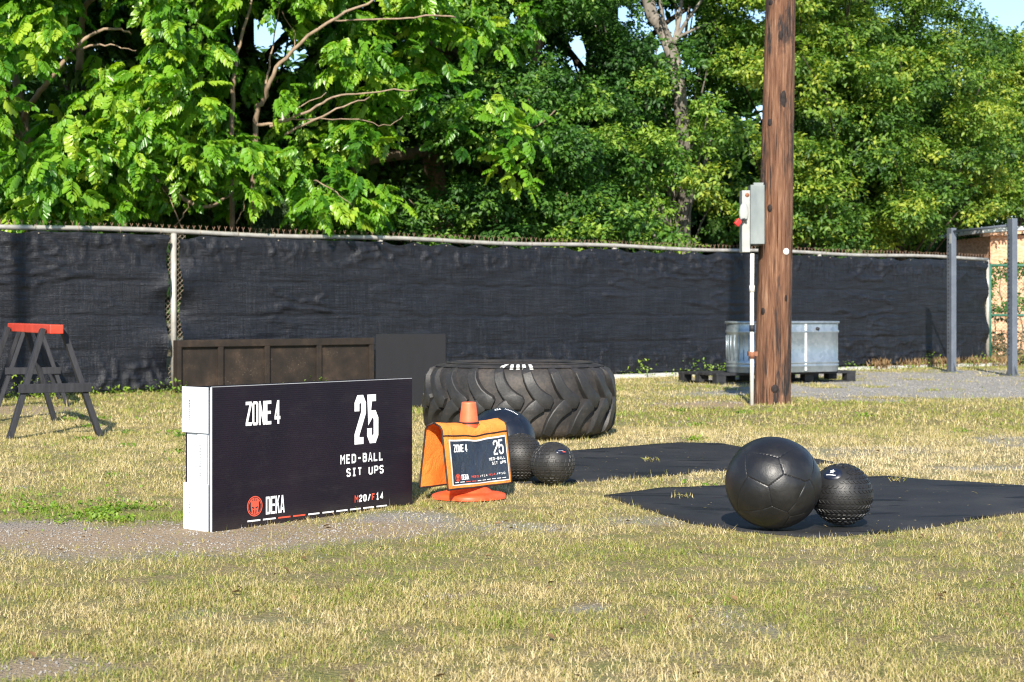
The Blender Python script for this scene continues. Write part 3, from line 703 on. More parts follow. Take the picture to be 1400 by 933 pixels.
bx = at_base(1115, 29)
small_tree('vine_covered_tree', 'tall tree draped with yellow-green vines behind the utility pole', bx,
    simple_trunk([bx, P(1118, 250, 29), P(1130, 100, 29), P(1150, 40, 29), P(1180, -10, 29), P(1200, -200, 29)], .22, .16, [([P(1140, 70, 29), P(1160, 20, 29), P(1168, -60, 28.8)], .08, .05)]),
    clumps_in(46, 970, 1120, -60, 330, .4, 4.2, .28, .56, .30, 1.0) + clumps_in(26, 1080, 1200, -40, 180, 1.6, 4.0, .4, .7, .4, .8, [(1150,82,22,18)]) + clumps_in(14, 960, 1180, -300, -40, .5, 4, .6, .9, .4, .7),
    M['yellowgreen'], M['bark_dark'], .074, 40, 17, .070)
top = lambda x: -40+max(0, x-1285)*1.05
bx = at_base(1225, 30)
small_tree('leafy_tree', 'broad dense bushy tree to the right of the utility pole', bx,
    simple_trunk([bx, P(1228, 250, 30), P(1232, 150, 30), P(1245, 70, 30), P(1250, 10, 30)], .18, .06, [([P(1230, 170, 30), P(1190, 110, 29.5)], .07, .03), ([P(1230, 190, 30), P(1290, 120, 29.5)], .07, .03)]),
    clumps_in(112, 1085, 1365, -40, 335, .4, 4.6, .30, .72, .15, .85, SHED, top) + clumps_in(36, 1100, 1340, 40, 330, 3.0, 5.5, .5, .9, .2, .5, SHED, top), M['yellowgreen'], M['bark_dark'], .078, 40, 17, .075)
bx = at_base(1395, 34)
small_tree('leafy_tree', 'yellow-green bushy tree rising over the shed at the right edge', bx,
    simple_trunk([bx, P(1398, 220, 34), P(1392, 120, 34), P(1385, 60, 34)], .15, .05, [([P(1392, 120, 34), P(1375, 80, 33.8), P(1366, 52, 33.6)], .04, .01)]),
    clumps_in(76, 1310, 1470, 48, 330, 3.2, 7, .4, .75, .45, .9, SHED) + clumps_in(26, 1440, 1560, -20, 290, 3, 7, .5, .8, .4, .8, SHED), M['yellowgreen'], M['bark'], .085, 40, 16, .08)

# feathery shrub and low growth behind the fence
fx = P(395, 330, 19.9); fx.z = 0
ft = thing('feathery_shrub', 'grey-green feathery shrub just behind the fence top', 'shrub', fx)
mb = MB(); branch(mb, [fx, P(392, 330, 19.9), P(388, 290, 19.9), P(382, 262, 19.9)], .014, .006, fx, 5); mb.build('stem', M['bark'], ft, True)
cl = Cloud()
for (x, y, r) in ((385,285,.20), (372,300,.18), (405,298,.20), (395,272,.13), (420,310,.15), (360,312,.14)): cl.add(*small_clump(np.array(P(x, y, 19.9)), r, 70, 16, .045, .5, .035, 1.0))
cl.build('foliage', M['feather'], ft, diamonds, .14)

# trees standing in the shade farther back
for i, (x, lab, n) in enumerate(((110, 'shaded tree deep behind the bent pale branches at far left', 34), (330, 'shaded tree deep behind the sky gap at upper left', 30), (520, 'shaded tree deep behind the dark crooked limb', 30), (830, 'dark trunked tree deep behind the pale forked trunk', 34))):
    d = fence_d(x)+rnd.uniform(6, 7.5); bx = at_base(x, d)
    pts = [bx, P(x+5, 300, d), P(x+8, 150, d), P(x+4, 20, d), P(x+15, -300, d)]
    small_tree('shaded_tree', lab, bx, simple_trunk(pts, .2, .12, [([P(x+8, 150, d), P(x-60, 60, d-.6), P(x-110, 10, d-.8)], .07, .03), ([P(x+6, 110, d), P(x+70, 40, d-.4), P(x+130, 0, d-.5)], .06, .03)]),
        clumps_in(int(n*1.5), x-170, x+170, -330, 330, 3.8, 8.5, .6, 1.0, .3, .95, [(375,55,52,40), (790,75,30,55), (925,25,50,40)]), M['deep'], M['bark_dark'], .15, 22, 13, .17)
# far woods, one mass
cl = Cloud()
for i in range(520):
    x = rnd.uniform(-260, 1340); y = rnd.uniform(80, 425) if i % 2 else rnd.uniform(190, 425); d = rnd.uniform(36, 44)
    if x > 1100: y = max(y, 190)
    p = P(x, y, d); cl.add(*small_clump(np.array(p), rnd.uniform(1.0, 1.6), 14, 8, .42, rnd.uniform(.2, .6), .34))
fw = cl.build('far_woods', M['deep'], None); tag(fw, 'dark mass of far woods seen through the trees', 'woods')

# ------------------------------------------------------------------ fence
FH = 1.70
fr = math.atan2(FU[1], FU[0])
fence = thing('chain_link_fence', 'long chain-link fence hung with black screen cloth under the trees', 'fence', FP(0, 0), fr)
S0, S1 = -4.6, fence_s(1350)
mb = MB(); mb.tube([(S0+(S1-S0)*i/40, 0, FH+.012*math.sin(i*.9)) for i in range(41)], .027, 10); mb.build('top_rail', M['galv'], fence, True)
posts = [0.0, fence_s(520), fence_s(840), fence_s(1120), S1, -3.2]
mb = MB(); mb.tube([(0,0,-.02), (0,0,FH-.018)], .032, 12)
pm = mb.build('post', M['galv'], fence, True)
for s in posts[1:]: link_copy(pm, fence, (s, 0, 0))
def strand_mesh(name, s0, s1, mat, z0=.03, z1=FH, pitch=.055, r=.0022, y=0.0, parent=None, loc=None):
    mb = MB(); n = int((s1-s0)/pitch); hgt = z1-z0
    for sg in (-1, 1):
        k0 = -int(hgt/pitch)-1
        for k in range(k0, n+int(hgt/pitch)+2):
            a = s0+k*pitch; pa = [(a, z0), (a+sg*hgt, z1)]
            # clip in s
            (xa, za), (xb, zb) = pa
            if xa > xb: xa, za, xb, zb = xb, zb, xa, za
            if xb <= s0 or xa >= s1: continue
            if xa < s0: za += (zb-za)*(s0-xa)/(xb-xa); xa = s0
            if xb > s1: zb = za+(zb-za)*(s1-xa)/(xb-xa); xb = s1
            if abs(xb-xa) < .01: continue
            mb.tube([(xa, y+sg*.003, za), (xb, y+sg*.003, zb)], r, 4, False)
    o = mb.build(name, mat, parent, kind='stuff'); return o
strand_mesh('wire_mesh', -.12, .14, M['wire'], parent=fence)
strand_mesh('wire_mesh', S1-.35, S1, M['wire'], parent=fence)
mb = MB(); s = S0+.02
while s < S1:
    h = rnd.uniform(.045, .062); dx = rnd.uniform(-.006, .006)
    mb.tube([(s, .0, FH+.0), (s+dx, 0, FH+.02+h*.45)], .0035, 4, False)
    mb.tube([(s+dx, 0, FH+.02+h*.4), (s+dx-.013, .004, FH+.02+h)], .003, 4); mb.tube([(s+dx, 0, FH+.02+h*.4), (s+dx+.013, -.004, FH+.02+h)], .003, 4)
    s += .074+rnd.uniform(-.006, .006)
mb.build('wire_end', M['rustwire'], fence, kind='stuff')
mb = MB()
for i in range(36):
    s = S0+.3+i*.46
    if s > S1: break
    mb.lathe([(.031, s-.006), (.033, s), (.031, s+.006)], 10)
mb.v = [(z, x, y+FH) for x, y, z in mb.v]; mb.build('tie', M['wire'], fence, True, kind='stuff')

def screen(name, s0, s1, seed, zb0, zb1):
    ns = int((s1-s0)/.03); nz = 80
    S, U = np.meshgrid(np.linspace(s0, s1, ns), np.linspace(0, 1, nz), indexing='ij')
    tie = .46; ph = ((S-S0-.3)/tie) % 1.0
    scal = np.abs(np.sin(np.pi*ph))**1.5
    deep = sstep(.45, .8, vnoise(np.floor((S-S0-.3)/tie)*3.7, 0*S, seed+5))
    ztop = FH-.036-scal*(.010+.035*deep)
    zbot = zb0+(zb1-zb0)*(S-s0)/(s1-s0)+.07*(fbm(S*1.4, 0*S, seed+8)-.5)+.03*(fbm(S*9, 0*S, seed+9)-.5)
    Z = zbot+(ztop-zbot)*U
    w = .05*(fbm(S*.7, Z*.8, seed)-.5)+.022*(fbm(S*2.2, Z*7, seed+1, 5)-.5)
    cr = 1-np.abs(2*fbm(S*1.6+Z*.5, Z*7.5, seed+2, 3)-1); w += .030*np.clip(cr-.84, 0, 1)*5*sstep(.4, .7, fbm(S*.8, Z*1.6, seed+3))
    fold = 1-np.abs(2*fbm(S*6+2.5*Z, Z*2.0-1.5*S, seed+4, 3)-1); w += .045*np.clip(fold-.84, 0, 1)*5*(sstep(.72, 1, U)+1-sstep(0, .35, U))
    e = np.minimum(S-s0, s1-S); w += .04*np.exp(-e*6)*np.sin(Z*11+3*fbm(S*3, Z*3, seed+6))
    for q in (.25, .47, .70): w += -.012*np.exp(-((U-q-.01*(fbm(S*2, 0*S, seed+7)-.5))/.006)**2)
    w *= np.minimum(1, (1-U)*14+.15)
    sag = .05*np.sin(np.pi*U)*0
    edge_in = .05*np.exp(-np.minimum(S-s0, 1)*0)*0
    S2 = S+np.where(S-s0 < .25, (.25-(S-s0))*.10*np.sin(np.pi*U*1.0)*(.6+.5*fbm(Z*5, Z*0, seed+11)), 0)-np.where(s1-S < .25, (.25-(s1-S))*.10*np.sin(np.pi*U)*(.6+.5*fbm(Z*5, Z*0, seed+12)), 0)
    V = np.stack([S2, -.040-np.maximum(w+.05, 0), Z], -1).reshape(-1, 3)
    ix = np.arange(ns*nz).reshape(ns, nz); Fq = np.stack([ix[:-1,:-1], ix[1:,:-1], ix[1:,1:], ix[:-1,1:]], -1).reshape(-1, 4)
    o = np_mesh(name, V, Fq, 4, M['screen'], fence, None, None, True)
    return o
screen('screen_cloth', S0, -.105, 1, .05, .06)
screen('screen_cloth', .015, S1-.12, 31, .05, .10)
mb = MB(); s = S0+.3
while s < S1-.2:
    if abs(s) > .12: mb.lathe([(.010, s), (.0101, s)], 3); mb.add([(s+.008*math.cos(a_), -.10, FH-.062+.008*math.sin(a_)) for a_ in [i_*math.pi/4 for i_ in range(8)]], [tuple(range(7, -1, -1))])
    s += .46
mb.f = [f_ for f_ in mb.f if len(f_) == 8]; mb.m = [0]*len(mb.f); mb.build('grommet', M['wire'], fence, kind='stuff')
# concrete footing along the fence
mb = MB(); n = 60
a0, a1 = 3.0, S1+.2
for i in range(n):
    pass
vs = []; 
for i in range(n+1):
    s = a0+(a1-a0)*i/n; j = rnd.uniform(-.02, .02)
    vs += [(s, -.20+j, -.02), (s, -.20+j, .045+j*.3), (s, -.05, .05), (s, .12, .05), (s, .12, -.02)]
mb.add(vs, [(i*5+k, (i+1)*5+k, (i+1)*5+k+1, i*5+k+1) for i in range(n) for k in range(4)])
k = mb.build('concrete_kerb', M['kerb']); k.location = FP(0, 0); k.rotation_euler = (0, 0, fr); tag(k, kind='structure')

# weeds along the foot of the fence
C = []; 
cl = Cloud()
def weed(s, t, h, n, L, tn):
    p = np.array(FP(s, t, 0)); c = np.repeat(p[None], n, 0)+RNG.normal(0, 1, (n, 3))*np.array([.09, .07, 0])+np.stack([np.zeros(n), np.zeros(n), RNG.uniform(.01, h, n)], -1)
    ax = unit(n)*.8+np.array([0, -.2, .35]); nr = np.array([0, -.4, .8])+unit(n)*.5
    cl.add(c, ax, nr, L*RNG.uniform(.6, 1.4, n), np.clip(tn+RNG.normal(0, .2, n), 0, 1))
s = -4.0
while s < S1-.3:
    if rnd.random() < .75 and not (3.0 < s < 4.6 and rnd.random() < .5): weed(s, rnd.uniform(-.35, -.12), rnd.choice((.05,.07,.10,.15)), rnd.randint(14, 34), .032, rnd.uniform(.3, .8))
    s += rnd.uniform(.08, .24)
for (x, y) in ((1100,512),(1093,514),(1060,520),(1170,500),(1120,500),(985,512),(845,515),(900,512),(950,510),(846,508),(1235,497),(1320,500),(1335,498),(1285,500),(236,540),(60,545),(30,548),(160,540),(225,532)):
    p = G(x, y); ds = np.array([p.x, p.y])-FO; weed(float(ds@FU), float(ds@FN) if float(ds@FN) < -.1 else -.15, rnd.choice((.10,.16,.24)), 45, .040, rnd.uniform(.4, .9))
tag(cl.build('weeds', M['weed'], None, diamonds, .5), 'low green weeds growing along the foot of the fence', 'weeds')
cl = Cloud()
def clover(x, y, rx, ry, n, L, tn):
    p = G(x, y); X = p.x+RNG.normal(0, rx, n); Y = p.y+RNG.normal(0, ry, n); k = fbm(X*7, Y*5, 66, 3) > .47; X, Y = X[k], Y[k]; n = len(X)
    cl.add(np.stack([X, Y, ground_z(X, Y)+RNG.uniform(.006, .026, n)], -1), unit(n)+np.array([0, 0, .1]), np.array([0, -.3, 1.])+unit(n)*.5, L*RNG.uniform(.6, 1.4, n), np.clip(tn+RNG.normal(0, .2, n), 0, 1))
clover(205, 709, .20, .16, 1500, .016, .55); clover(120, 703, .18, .14, 700, .016, .5); clover(60, 690, .3, .3, 500, .016, .5)
for i in range(46):
    x = rnd.uniform(0, 1400); y = rnd.choice((rnd.uniform(530, 600), rnd.uniform(560, 690)))
    q = G(x, y)
    if inside(MAT1, np.array(q.x), np.array(q.y)) or inside(MAT2, np.array(q.x), np.array(q.y)): continue
    clover(x, y, .05, .05, 40, .015+.0008*q.y, rnd.uniform(.2, .6))
tag(cl.build('clover', M['weed'], None, diamonds, .75), 'low clover and small weeds among the lawn grass', 'clover', kind='stuff')
cl = Cloud(); n = 420; Y = RNG.uniform(3.6, 17, n); X = RNG.uniform(-1, 1, n)*(.32*Y+.5); k = ~(inside(MAT1, X, Y) | inside(MAT2, X, Y)); X, Y = X[k], Y[k]; n = len(X)
cl.add(np.stack([X, Y, ground_z(X, Y)+.018], -1), unit(n)*np.array([1, 1, .25]), np.array([0, 0, 1.])+unit(n)*.5, RNG.uniform(.012, .038, n), RNG.uniform(0, .7, n))
tag(cl.build('fallen_leaves', M['dryleaf'], None, diamonds, .5), 'small brown fallen leaves scattered over the lawn', 'leaves', kind='stuff')
cl = Cloud()
for i in range(90):
    s = rnd.uniform(fence_s(1180), S1+.6); p = np.array(FP(s, rnd.uniform(-.3, .1), 0)); n = 16
    c = p+RNG.normal(0, 1, (n, 3))*np.array([.06,.06,0])+np.stack([np.zeros(n), np.zeros(n), RNG.uniform(.02, .14, n)], -1)
    cl.add(c, unit(n)*.4+np.array([0,0,1]), unit(n), .10*RNG.uniform(.6, 1.4, n), RNG.uniform(.3, 1, n))
tag(cl.build('dry_grass', M['dryleaf'], None, diamonds, .10), 'dry brown grass at the right end of the fence', 'dry grass', kind='stuff')

# ------------------------------------------------------------------ green fence, vines and shed at the right end
e0 = FP(S1+.05, .1); gd = Vector((.80, -.60, 0)).normalized()
gf = thing('green_wire_fence', 'low green wire fence overgrown with vines at the right edge', 'fence', e0, math.atan2(.15, .99))
mb = MB(); mb.tube([(0,0,1.60),(2.6,0,1.60)], .022, 8); mb.build('top_rail', M['greenwire'], gf, True)
mb = MB(); mb.tube([(0,0,.80),(2.6,0,.80)], .022, 8); mb.build('middle_rail', M['greenwire'], gf, True)
mb = MB(); mb.tube([(.10,0,-.02),(.10,0,1.62)], .026, 8); q = mb.build('post', M['greenwire'], gf, True); link_copy(q, gf, (2.4, 0, 0))
strand_mesh('wire_mesh', 0, 2.6, M['greenwire'], .04, 1.6, .06, .0022, parent=gf)
vt = thing('fence_vine', 'green vine with dry brown leaves climbing the green wire fence', 'vine', e0+Vector((.6,.35,0)))
mb = MB(); o0 = Vector(vt.location)
for i in range(5): branch(mb, [o0+Vector((i*.22-.4,0,0)), o0+Vector((i*.22-.3,.05,.6)), o0+Vector((i*.2-.45,0,1.2)), o0+Vector((i*.2-.35,.02,1.6))], .012, .006, o0, 5)
mb.build('stem', M['bark'], vt, True)
cl = Cloud()
for i in range(26): cl.add(*small_clump(np.array(o0)+np.array([rnd.uniform(-.7, 1.2), rnd.uniform(-.12, .3), rnd.uniform(.75, 1.65)]), .2, 10, 9, .075, .5, .06))
cl.build('foliage', M['yellowgreen'], vt)
cl = Cloud()
for i in range(26): cl.add(*small_clump(np.array(o0)+np.array([rnd.uniform(-.7, 1.2), rnd.uniform(.0, .4), rnd.uniform(.0, .85)]), .2, 10, 8, .08, .55, .07))
cl.build('dry_foliage', M['dryleaf'], vt)
sp = P(1354, 500, 31); sp.z = 0
sh = thing('plywood_shed', 'shed of orange strand board with a white roof edge at far right', 'shed', sp, .12)
for i in range(3):
    mb = MB(); mb.box(i*1.222, i*1.222+1.215, 0, .02, 0, 2.27); mb.build('board', M['osb'], sh)
mb = MB(); mb.box(.02, 3.6, .03, 2.2, 0, 2.25); mb.build('wall', M['osb'], sh)
mb = MB(); mb.add([(-.22,-.18,2.30),(3.9,-.18,2.62),(3.9,2.4,2.62),(-.22,2.4,2.30),(-.22,-.18,2.37),(3.9,-.18,2.70),(3.9,2.4,2.70),(-.22,2.4,2.37)], [(0,3,2,1),(4,5,6,7),(0,1,5,4),(1,2,6,5),(2,3,7,6),(3,0,4,7)]); mb.build('roof', M['roof'], sh)
mb = MB(); mb.add([(-.2,-.15,2.235),(3.9,-.15,2.55),(3.9,.02,2.55),(-.2,.02,2.235),(-.2,-.15,2.298),(3.9,-.15,2.615),(3.9,.02,2.615),(-.2,.02,2.298)], [(0,3,2,1),(4,5,6,7),(0,1,5,4),(1,2,6,5),(2,3,7,6),(3,0,4,7)]); mb.build('fascia_board', M['osb'], sh)

# ------------------------------------------------------------------ utility pole, switch box, conduit
PD = 15.5; pb = Vector(((1055.5-700)/F*PD, PD, 0))
pole = thing('utility_pole', 'thick brown wooden utility pole with tar streaks in the lawn', 'pole', pb)
ns, nz = 48, 90; vs = []
for i in range(nz+1):
    z = -.05+9.0*i/nz; r = .166-.0083*z; 
    for j in range(ns):
        a = 2*math.pi*j/ns
        rr = r*(1+.03*(float(vnoise(np.array(j*.37), np.array(z*.5), 80))-.5)+.05*(float(vnoise(np.array(j*.9), np.array(z*.35), 81))-.5))
        vs.append((rr*math.cos(a)+.0208*z, rr*math.sin(a), z))
mb = MB(); mb.add(vs, [(i*ns+j, i*ns+(j+1)%ns, (i+1)*ns+(j+1)%ns, (i+1)*ns+j) for i in range(nz) for j in range(ns)]+[tuple(nz*ns+j for j in range(ns))])
mb.build('shaft', M['pole'], pole, True)
def on_pole(x, y):
    z = H-(y-HZ)/F*(PD-.16); r = .166-.0083*z+.001; X = (x-700)/F*(PD-.16)-pb.x-.0208*z; X = max(-r*.95, min(r*.95, X)); return Vector((X+.0208*z, -math.sqrt(r*r-X*X), z)), Vector((X, -math.sqrt(r*r-X*X), 0)).normalized()
for (x, y, r, st) in ((1053,285,.022,1.6), (1068,48,.02,2.0), (1044,426,.022,1.5), (1059,532,.030,1.2), (1075,408,.018,1.8), (1055,2,.02,1.3), (1053,167,.02,1.7), (1072,135,.024,3.2)):
    p, nrm = on_pole(x, y); mb = MB(); q = nrm.to_track_quat('Z', 'Y').to_matrix().to_4x4(); q.translation = p
    mb.lathe([(0,.005),(.4*r,.006),(.75*r,.004),(r,-.001),(1.25*r,-.008)], 12, 0, 0, False, 1, st); mb.v = [tuple(q @ Vector(v)) for v in mb.v]
    mb.build('knot', M['knot'], pole, True)
p, nrm = on_pole(1075.5, 344); mb = MB(); q = nrm.to_track_quat('Z', 'Y').to_matrix().to_4x4(); q.translation = p
mb.lathe([(0,.009),(.026,.009),(.030,.006),(.030,-.02)], 16); mb.v = [tuple(q @ Vector(v)) for v in mb.v]; mb.build('tag_disc', M['white'], pole, True)

BD = 15.28
def bxw(x0, x1, y0, y1, d0, d1): a = P(x0, y1, d0); b = P(x1, y0, d0); return a.x, b.x, d0, d1, a.z, b.z
eb = thing('switch_box', 'grey electrical switch box with a red handle on the utility pole', 'switch box', P(1030, 340, BD))
eo = Vector(eb.location)
def loc_box(name, mat, b, bev=.004):
    mb = MB(); mb.box(b[0]-eo.x, b[1]-eo.x, b[2]-eo.y, b[3]-eo.y, b[4]-eo.z, b[5]-eo.z); return mb.build(name, mat, eb, False, bev)
loc_box('enclosure', M['boxsteel'], bxw(1026, 1045.5, 253, 334, BD-.06, BD+.14))
loc_box('mounting_plate', M['boxsteel'], bxw(1030, 1048, 250, 336, BD+.15, BD+.20))
loc_box('switch_housing', M['boxpaint'], bxw(1014.5, 1025.6, 260.5, 345, BD-.02, BD+.16))
mb = MB(); a = P(1017, 291, BD-.03)-eo; mb.lathe([(0,.012),(.055,.012),(.068,.004),(.07,-.004)], 20); mb.v = [(x*.62+a.x, -z+a.y, y*1.28+a.z) for x, y, z in mb.v]; mb.build('switch_plate', M['boxpaint'], eb, True)
mb = MB(); a = P(1016.5, 300, BD-.06)-eo; b = P(1008.5, 306, BD-.10)-eo; mb.tube([a, a.lerp(b, .5), b], [.011, .014, .012], 8); mb.build('switch_lever', M['dark'], eb, True)
mb = MB(); a = P(1011.5, 301, BD-.10)-eo; b = P(1006, 308, BD-.115)-eo; mb.bar(a, b, .034, .05); mb.build('handle', M['redplastic'], eb, False, .006)
for (x, y) in ((1017.5,300),(1020,301)):
    mb = MB(); a = P(x, y, BD-.045)-eo; mb.tube([a, a+Vector((0,-.02,0))], .010, 8); mb.build('bolt', M['dark'], eb)
mb = MB(); a = P(1021.5, 267, BD-.02)-eo; mb.lathe([(0,.006),(.016,.006),(.02,0)], 14); mb.v = [(x+a.x, -z+a.y, y+a.z) for x, y, z in mb.v]; mb.build('knockout', M['rust'], eb, True)
cd = thing('conduit', 'thin pale conduit pipe running down the utility pole to the ground', 'pipe', P(1028, 556, BD).xy.to_3d())
co_ = Vector(cd.location); zt = P(0, 347, BD).z
mb = MB(); mb.tube([(0,0,-.02), (0,0,.6), (.0,0,1.0), (.003,0,zt)], .019, 12); mb.build('pipe', M['pvc'], cd, True)
for y in (395, 449, 486):
    z = P(0, y, BD).z; mb = MB(); mb.tube([(.001,0,z-.03), (.001,0,z+.03)], .025, 12); mb.build('coupling' if y == 395 else 'clip', M['pvc'] if y == 395 else (M['dark'] if y == 449 else M['rust']), cd, True, .0)
mb = MB(); z = P(0, 484, BD).z; mb.box(-.03, .05, -.01, .10, z-.02, z+.02); mb.build('clip', M['rust'], cd)

# ------------------------------------------------------------------ stock tank on a pallet
u = Vector((.887, .462, 0)).normalized(); ang = math.atan2(u.y, u.x)
c0 = G(975, 527); c1 = Vector((4.26, 20.6, 0)); pc = (c0+c1)/2+Vector((-u.y, u.x, 0))*.42
pal = thing('pallet', 'black pallet under the galvanized stock tank', 'pallet', pc, ang)
PL, PW = 2.05, .84
for i in range(6):
    y = -PW/2+.06+i*(PW-.12)/5; mb = MB(); mb.box(-PL/2, PL/2, y-.052, y+.052, .105, .135); mb.build('slat', M['pallet'], pal, False, .004)
for ix in range(4):
    for iy in range(3):
        x = -PL/2+.07+ix*(PL-.14)/3; y = -PW/2+.06+iy*(PW-.12)/2; mb = MB(); mb.box(x-.065, x+.065, y-.05, y+.05, .022, .1045); mb.build('block', M['pallet'], pal, False, .004)
for iy in (0, 2):
    y = -PW/2+.06+iy*(PW-.12)/2; mb = MB(); mb.box(-PL/2, PL/2, y-.045, y+.045, 0, .0215); mb.build('bottom_slat', M['pallet'], pal, False, .003)
tc = P(1070, 500, 20.15); tc.z = .138
tank = thing('stock_tank', 'oval galvanized steel stock tank standing on the pallet', 'tank', tc, ang)
TL, TW, TH = 1.50, .60, .59
def stadium(r_off, n=20):
    pts = []; r = TW/2+r_off; hx = TL/2-TW/2
    for i in range(n+1): a = -math.pi/2+math.pi*i/n; pts.append((hx+r*math.cos(a), r*math.sin(a)))
    for i in range(n+1): a = math.pi/2+math.pi*i/n; pts.append((-hx+r*math.cos(a), r*math.sin(a)))
    return pts
def rings(mb, prof, n=20):
    R = [stadium(o, n) for o, z in prof]; k = len(R[0])
    vs = [(x, y, prof[i][1]) for i in range(len(prof)) for x, y in R[i]]
    mb.add(vs, [(i*k+j, i*k+(j+1)%k, (i+1)*k+(j+1)%k, (i+1)*k+j) for i in range(len(prof)-1) for j in range(k)])
    return k
mb = MB(); pf = [(-.01,0),(0,.02)]
for zc in (.075, .115): pf += [(0,zc-.018),(.010,zc-.008),(.010,zc+.008),(0,zc+.018)]
for zc in (.48,): pf += [(0,zc-.022),(.012,zc-.009),(.012,zc+.009),(0,zc+.022)]
pf += [(0,TH-.02),(0,TH),(-.012,TH),(-.012,.03)]
k = rings(mb, pf); mb.add([(x, y, .03) for x, y in stadium(-.012)], [tuple(range(k))]); mb.build('wall', M['tank'], tank, True)
pts = stadium(.006); mb = MB(); nn = len(pts); vs = []
for i in range(nn):
    p = Vector((*pts[i], TH)); d = (Vector(pts[(i+1)%nn])-Vector(pts[i-1])).normalized(); o_ = Vector((d.y, -d.x, 0))
    for j in range(6): a = 2*math.pi*j/6; vs.append(p+o_*math.cos(a)*.016+Vector((0,0,math.sin(a)*.016)))
mb.add(vs, [(i*6+j, i*6+(j+1)%6, ((i+1)%nn)*6+(j+1)%6, ((i+1)%nn)*6+j) for i in range(nn) for j in range(6)]); mb.build('rim', M['tank'], tank, True)
mb = MB()
for i in range(15):
    a = math.pi/2+math.pi*(i+.5)/15; x, y = -(TL/2-TW/2)+(TW/2+.004)*math.cos(a), (TW/2+.004)*math.sin(a); mb.tube([(x, y, .15), (x, y, .44)], .006, 6)
mb.build('end_flute', M['tank'], tank, True, kind='stuff')
mb = MB(); mb.box(.10, .125, -TW/2-.007, -TW/2-.0015, .02, TH-.02); mb.build('seam', M['solder'], tank)
mb = MB(); mb.lathe([(0,.03),(.018,.03),(.022,.0)], 10); mb.v = [(x+.28, -TW/2-z, y+TH-.075) for x, y, z in mb.v]; mb.build('plug', M['dark'], tank, True)

# ------------------------------------------------------------------ brown panelled bin and grey box by the fence
a = FP(fence_s(244), -.36); b = FP(fence_s(513), -.36)
a = Vector((-3.46, 17.42, 0)); b = Vector((-1.56, 19.05, 0)); L = (b-a).length
bn = thing('panelled_bin', 'long brown muddy wooden bin with framed panels against the fence', 'bin', a, math.atan2(b.y-a.y, b.x-a.x))
BH = .56
edges = [0.0, .485, 1.06, 1.73, L-.06]
mb = MB(); mb.box(0, L, .0, .035, BH-.075, BH); mb.build('top_rail', M['brownboard'], bn, False, .004)
mb = MB(); mb.box(0, L, .0, .035, .0, .07); mb.build('bottom_rail', M['brownboard'], bn, False, .004)
for i, e in enumerate(edges):
    w = .06 if i else .045; mb = MB(); mb.box(e, e+w, .001, .034, .0705, BH-.0755); mb.build('stile', M['brownboard'], bn, False, .003)
for i in range(4):
    x0 = edges[i]+(.06 if i else .045); x1 = edges[i+1]; mb = MB(); mb.box(x0-.005, x1+.005, .0352, .05, .06, BH-.06); mb.build('panel', M['brownboard'], bn)
mb = MB(); mb.box(.002, L-.002, .08, .10, 0, BH-.002); mb.build('back_board', M['brownboard'], bn)
for x in (.0, L-.03): 
    mb = MB(); mb.box(x, x+.03, .051, .0795, 0, BH-.003); mb.build('end_board', M['brownboard'], bn)
gb_ = P(513.5, 559, 14.85); gb_.z = 0
gbx = thing('jump_box', 'plain dark grey wooden jump box between the bin and the tyre', 'box', gb_, .03)
gw, gh, gt = .62, .655, .5
mb = MB(); mb.box(0, gw, 0, .018, 0, gh); mb.build('front_panel', M['greyboard'], gbx, False, .003)
mb = MB(); mb.box(0, gw, gt-.018, gt, 0, gh); mb.build('back_panel', M['greyboard'], gbx, False, .003)
for x in (.001, gw-.019): mb = MB(); mb.box(x, x+.018, .0185, gt-.0185, 0, gh-.001); mb.build('side_panel', M['greyboard'], gbx)
mb = MB(); mb.box(.0195, gw-.0195, .0185, gt-.0185, gh-.02, gh-.002); mb.build('top_panel', M['greyboard'], gbx)

# ------------------------------------------------------------------ sawhorses
def sawhorse(label, near, far, hz, spread, red):
    d = far-near; L = d.length; rz = math.atan2(d.y, d.x)
    t = thing('sawhorse', label, 'sawhorse', (near+far)/2, rz, 'sawhorses by the fence')
    mb = MB(); mb.box(-L/2-.12, L/2+.14, -.045, .045, hz-.062, hz); mb.build('beam', M['sawred'], t, False, .005)
    for ex in (-1, 1):
        x = ex*L/2
        for sy in (-1, 1):
            mb = MB(); top_ = Vector((x-ex*.03, sy*.066, hz-.03)); bot = Vector((x+ex*.06, sy*spread, 0))
            mb.bar(bot, top_, .075, .036, Vector((0,sy,0.2))); mb.build('leg', M['sawblack'], t, False, .003)
        if ex > 0: continue
        zb = hz*.44; yb = spread-(spread-.066)*zb/(hz-.03)+.05
        mb = MB(); mb.box(x-.012+ex*.065, x+.012+ex*.065, -yb, yb, zb-.032, zb+.030); mb.build('brace', M['sawblack'], t, False, .003)
    return t
sawhorse('black sawhorse with a red-orange top beam on the lawn at left', Vector((-3.12, 11.45, 0)), Vector((-3.80, 12.90, 0)), .765, .30, True)
sawhorse('second sawhorse standing behind the front one, close to the fence', Vector((-4.33, 15.2, 0)), Vector((-4.68, 16.25, 0)), .735, .30, True)

